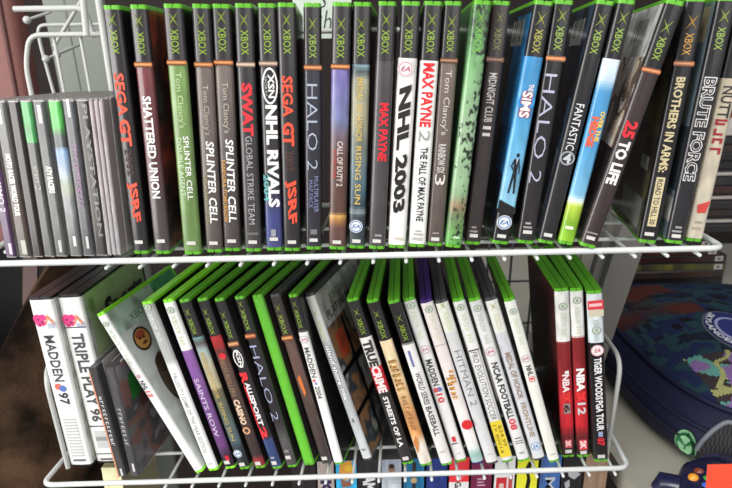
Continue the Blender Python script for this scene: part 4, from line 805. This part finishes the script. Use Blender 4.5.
o = part(sp, 'strap', mat('maroon_strap', (78, 42, 38), .55, .2), tote, (TX, TY, .45)); md = o.modifiers.new('thick', 'SOLIDIFY'); md.thickness = .004
lz = empty('hanging_leather_bag', (-.55, .30, 1.08)); tag(lz, 'reddish brown leather bag with a stitched edge, above the disc cases', 'leather bag')
xe = at_y(17, 40, .25).x; lb = MB(); ou = []
for sx, sy in ((1, -1), (1, 1), (-1, 1), (-1, -1)):
    for k in range(6):
        a_ = {(1, -1): -math.pi/2, (1, 1): 0, (-1, 1): math.pi/2, (-1, -1): math.pi}[(sx, sy)] + k*math.pi/10
        ou.append((xe-.13+sx*(.13-.012)+.012*math.cos(a_), .27+sy*.008+.012*math.sin(a_)))
vs = []; lv = [(1.09, .9), (1.10, .99), (1.14, 1), (1.3, 1.0), (1.45, 1.0), (1.5, .97), (1.52, .9)]
for z, s_ in lv: vs += [(xe-.13+(x-xe+.13)*s_, .27+(y-.27)*s_, z) for x, y in ou]
nO = len(ou); lb.add(vs, [(i*nO+k, i*nO+(k+1) % nO, (i+1)*nO+(k+1) % nO, (i+1)*nO+k) for i in range(len(lv)-1) for k in range(nO)], 0, (255, 255, 255), True)
lb.add(vs[:nO], [tuple(range(nO-1, -1, -1))]); lb.add(vs[-nO:], [tuple(range(nO))]); part(lb, 'bag_body', LEA, lz, (-.55, .30, 1.08))
sm = MB(); sm.tube([(xe-.012, .25, 1.12), (xe-.012, .25, 1.49)], .0028, 8); part(sm, 'stitched_edge', mat('dark_leather_piping', (84, 46, 42), .5, .2), lz, (-.55, .30, 1.08))
hd = MB(); hd.tube(fillet([(xe-.2, .27, 1.515), (xe-.2, .27, 1.68), (xe-.06, .27, 1.68), (xe-.06, .27, 1.515)], .05, 6), .008, 10); part(hd, 'bag_handle', LEA, lz, (-.55, .30, 1.08))
GB = mat('grey_green_board', (140, 146, 138), .7, .08, 8)
bo = MB(); yb = .62
q0 = at_y(42, 0, yb); q1 = at_y(58, 80, yb); r0 = at_y(108, 0, yb)
sl_ = (q1.x-q0.x)/(q1.z-q0.z)
def bxp(z): return q0.x+sl_*(z-q0.z)
wd = .10
bo.add([(bxp(z)+dx, yb+dy, z) for z in (0.9, 1.75) for dx, dy in ((0, 0), (wd, 0), (wd, .012), (0, .012))], [(0,3,2,1),(4,5,6,7),(0,1,5,4),(1,2,6,5),(2,3,7,6),(3,0,4,7)])
bo.add([(bxp(z)+dx, yb+dy, z) for z in (0.9, 1.75) for dx, dy in ((.032, -.002), (.036, -.002), (.036, 0), (.032, 0))], [(0,1,5,4),(1,2,6,5),(3,0,4,7)], 0)
bo.add([(bxp(.9)+dx, yb+dy, z) for z in (0, .9) for dx, dy in ((0, 0), (wd, 0), (wd, .012), (0, .012))], [(0,3,2,1),(0,1,5,4),(1,2,6,5),(2,3,7,6),(3,0,4,7)])
o = bo.build('grey_board', GB); tag(o, 'grey-green board standing behind the wire rack beside the leather bag', 'board')
sg = MB(); s0 = at_y(292, -12, .27); s1 = at_y(352, 38, .27)
sg.box((s0.x, .27, s1.z), (s1.x, .2708, s0.z), 0, (196, 208, 196))
for tx, px0, px1, pv0, pv1 in (('s', 309, 322, 15, 31), ('h', 323, 331, 10, 32), ('S', 318, 328, -9, 8)):
    vs, fs = text_mesh(tx, -.012, .3); A = at_y(px0, pv1, .2695); B = at_y(px1, pv0, .2695)
    sg.add([(A.x+(B.x-A.x)*x, .2694, A.z+(B.z-A.z)*y) for x, y in vs], fs, 0, (44, 46, 44))
o = sg.build('handwritten_sign', PRINT); tag(o, 'pale green handwritten paper sign seen through the gap between upper cases', 'paper sign')
# ------------------------------------------------------------------ room
f = MB(); f.box((-2.5, -2.5, -.05), (2.5, 1.6, 0)); tag(f.build('floor', mat('dark_floor', (58, 48, 42), .7, .3, 6)), None, None, kind='structure')
f = MB(); f.box((-2.5, 1.5, 0), (2.5, 1.6, 2.8)); tag(f.build('wall_back', mat('dark_brown_wall', (38, 28, 26), .8, .35, 5)), None, None, kind='structure')
# ------------------------------------------------------------------ light
def area(name, loc, tgt, size, e, col=(1, 1, 1)):
    l = bpy.data.lights.new(name, 'AREA'); l.energy = e; l.size = size; l.color = col
    o = bpy.data.objects.new(name, l); C.objects.link(o); o.location = loc
    o.rotation_euler = (Vector(tgt)-Vector(loc)).to_track_quat('-Z', 'Y').to_euler()
area('window_light', (-1.8, -1.25, 1.35), (0, 0, 1.05), 1.5, 55, (1, .98, .95))
area('front_fill', (.7, -1.9, 1.9), (-.1, 0, 1.1), 1.4, 11, (1, .97, .94))
area('ceiling_light', (-.1, -.9, 2.6), (0, .1, 1), 1.2, 26, (1, .97, .93))
w = bpy.data.worlds.new('world'); scene.world = w; w.use_nodes = True
w.node_tree.nodes['Background'].inputs['Color'].default_value = (.9, .95, 1, 1); w.node_tree.nodes['Background'].inputs['Strength'].default_value = .38
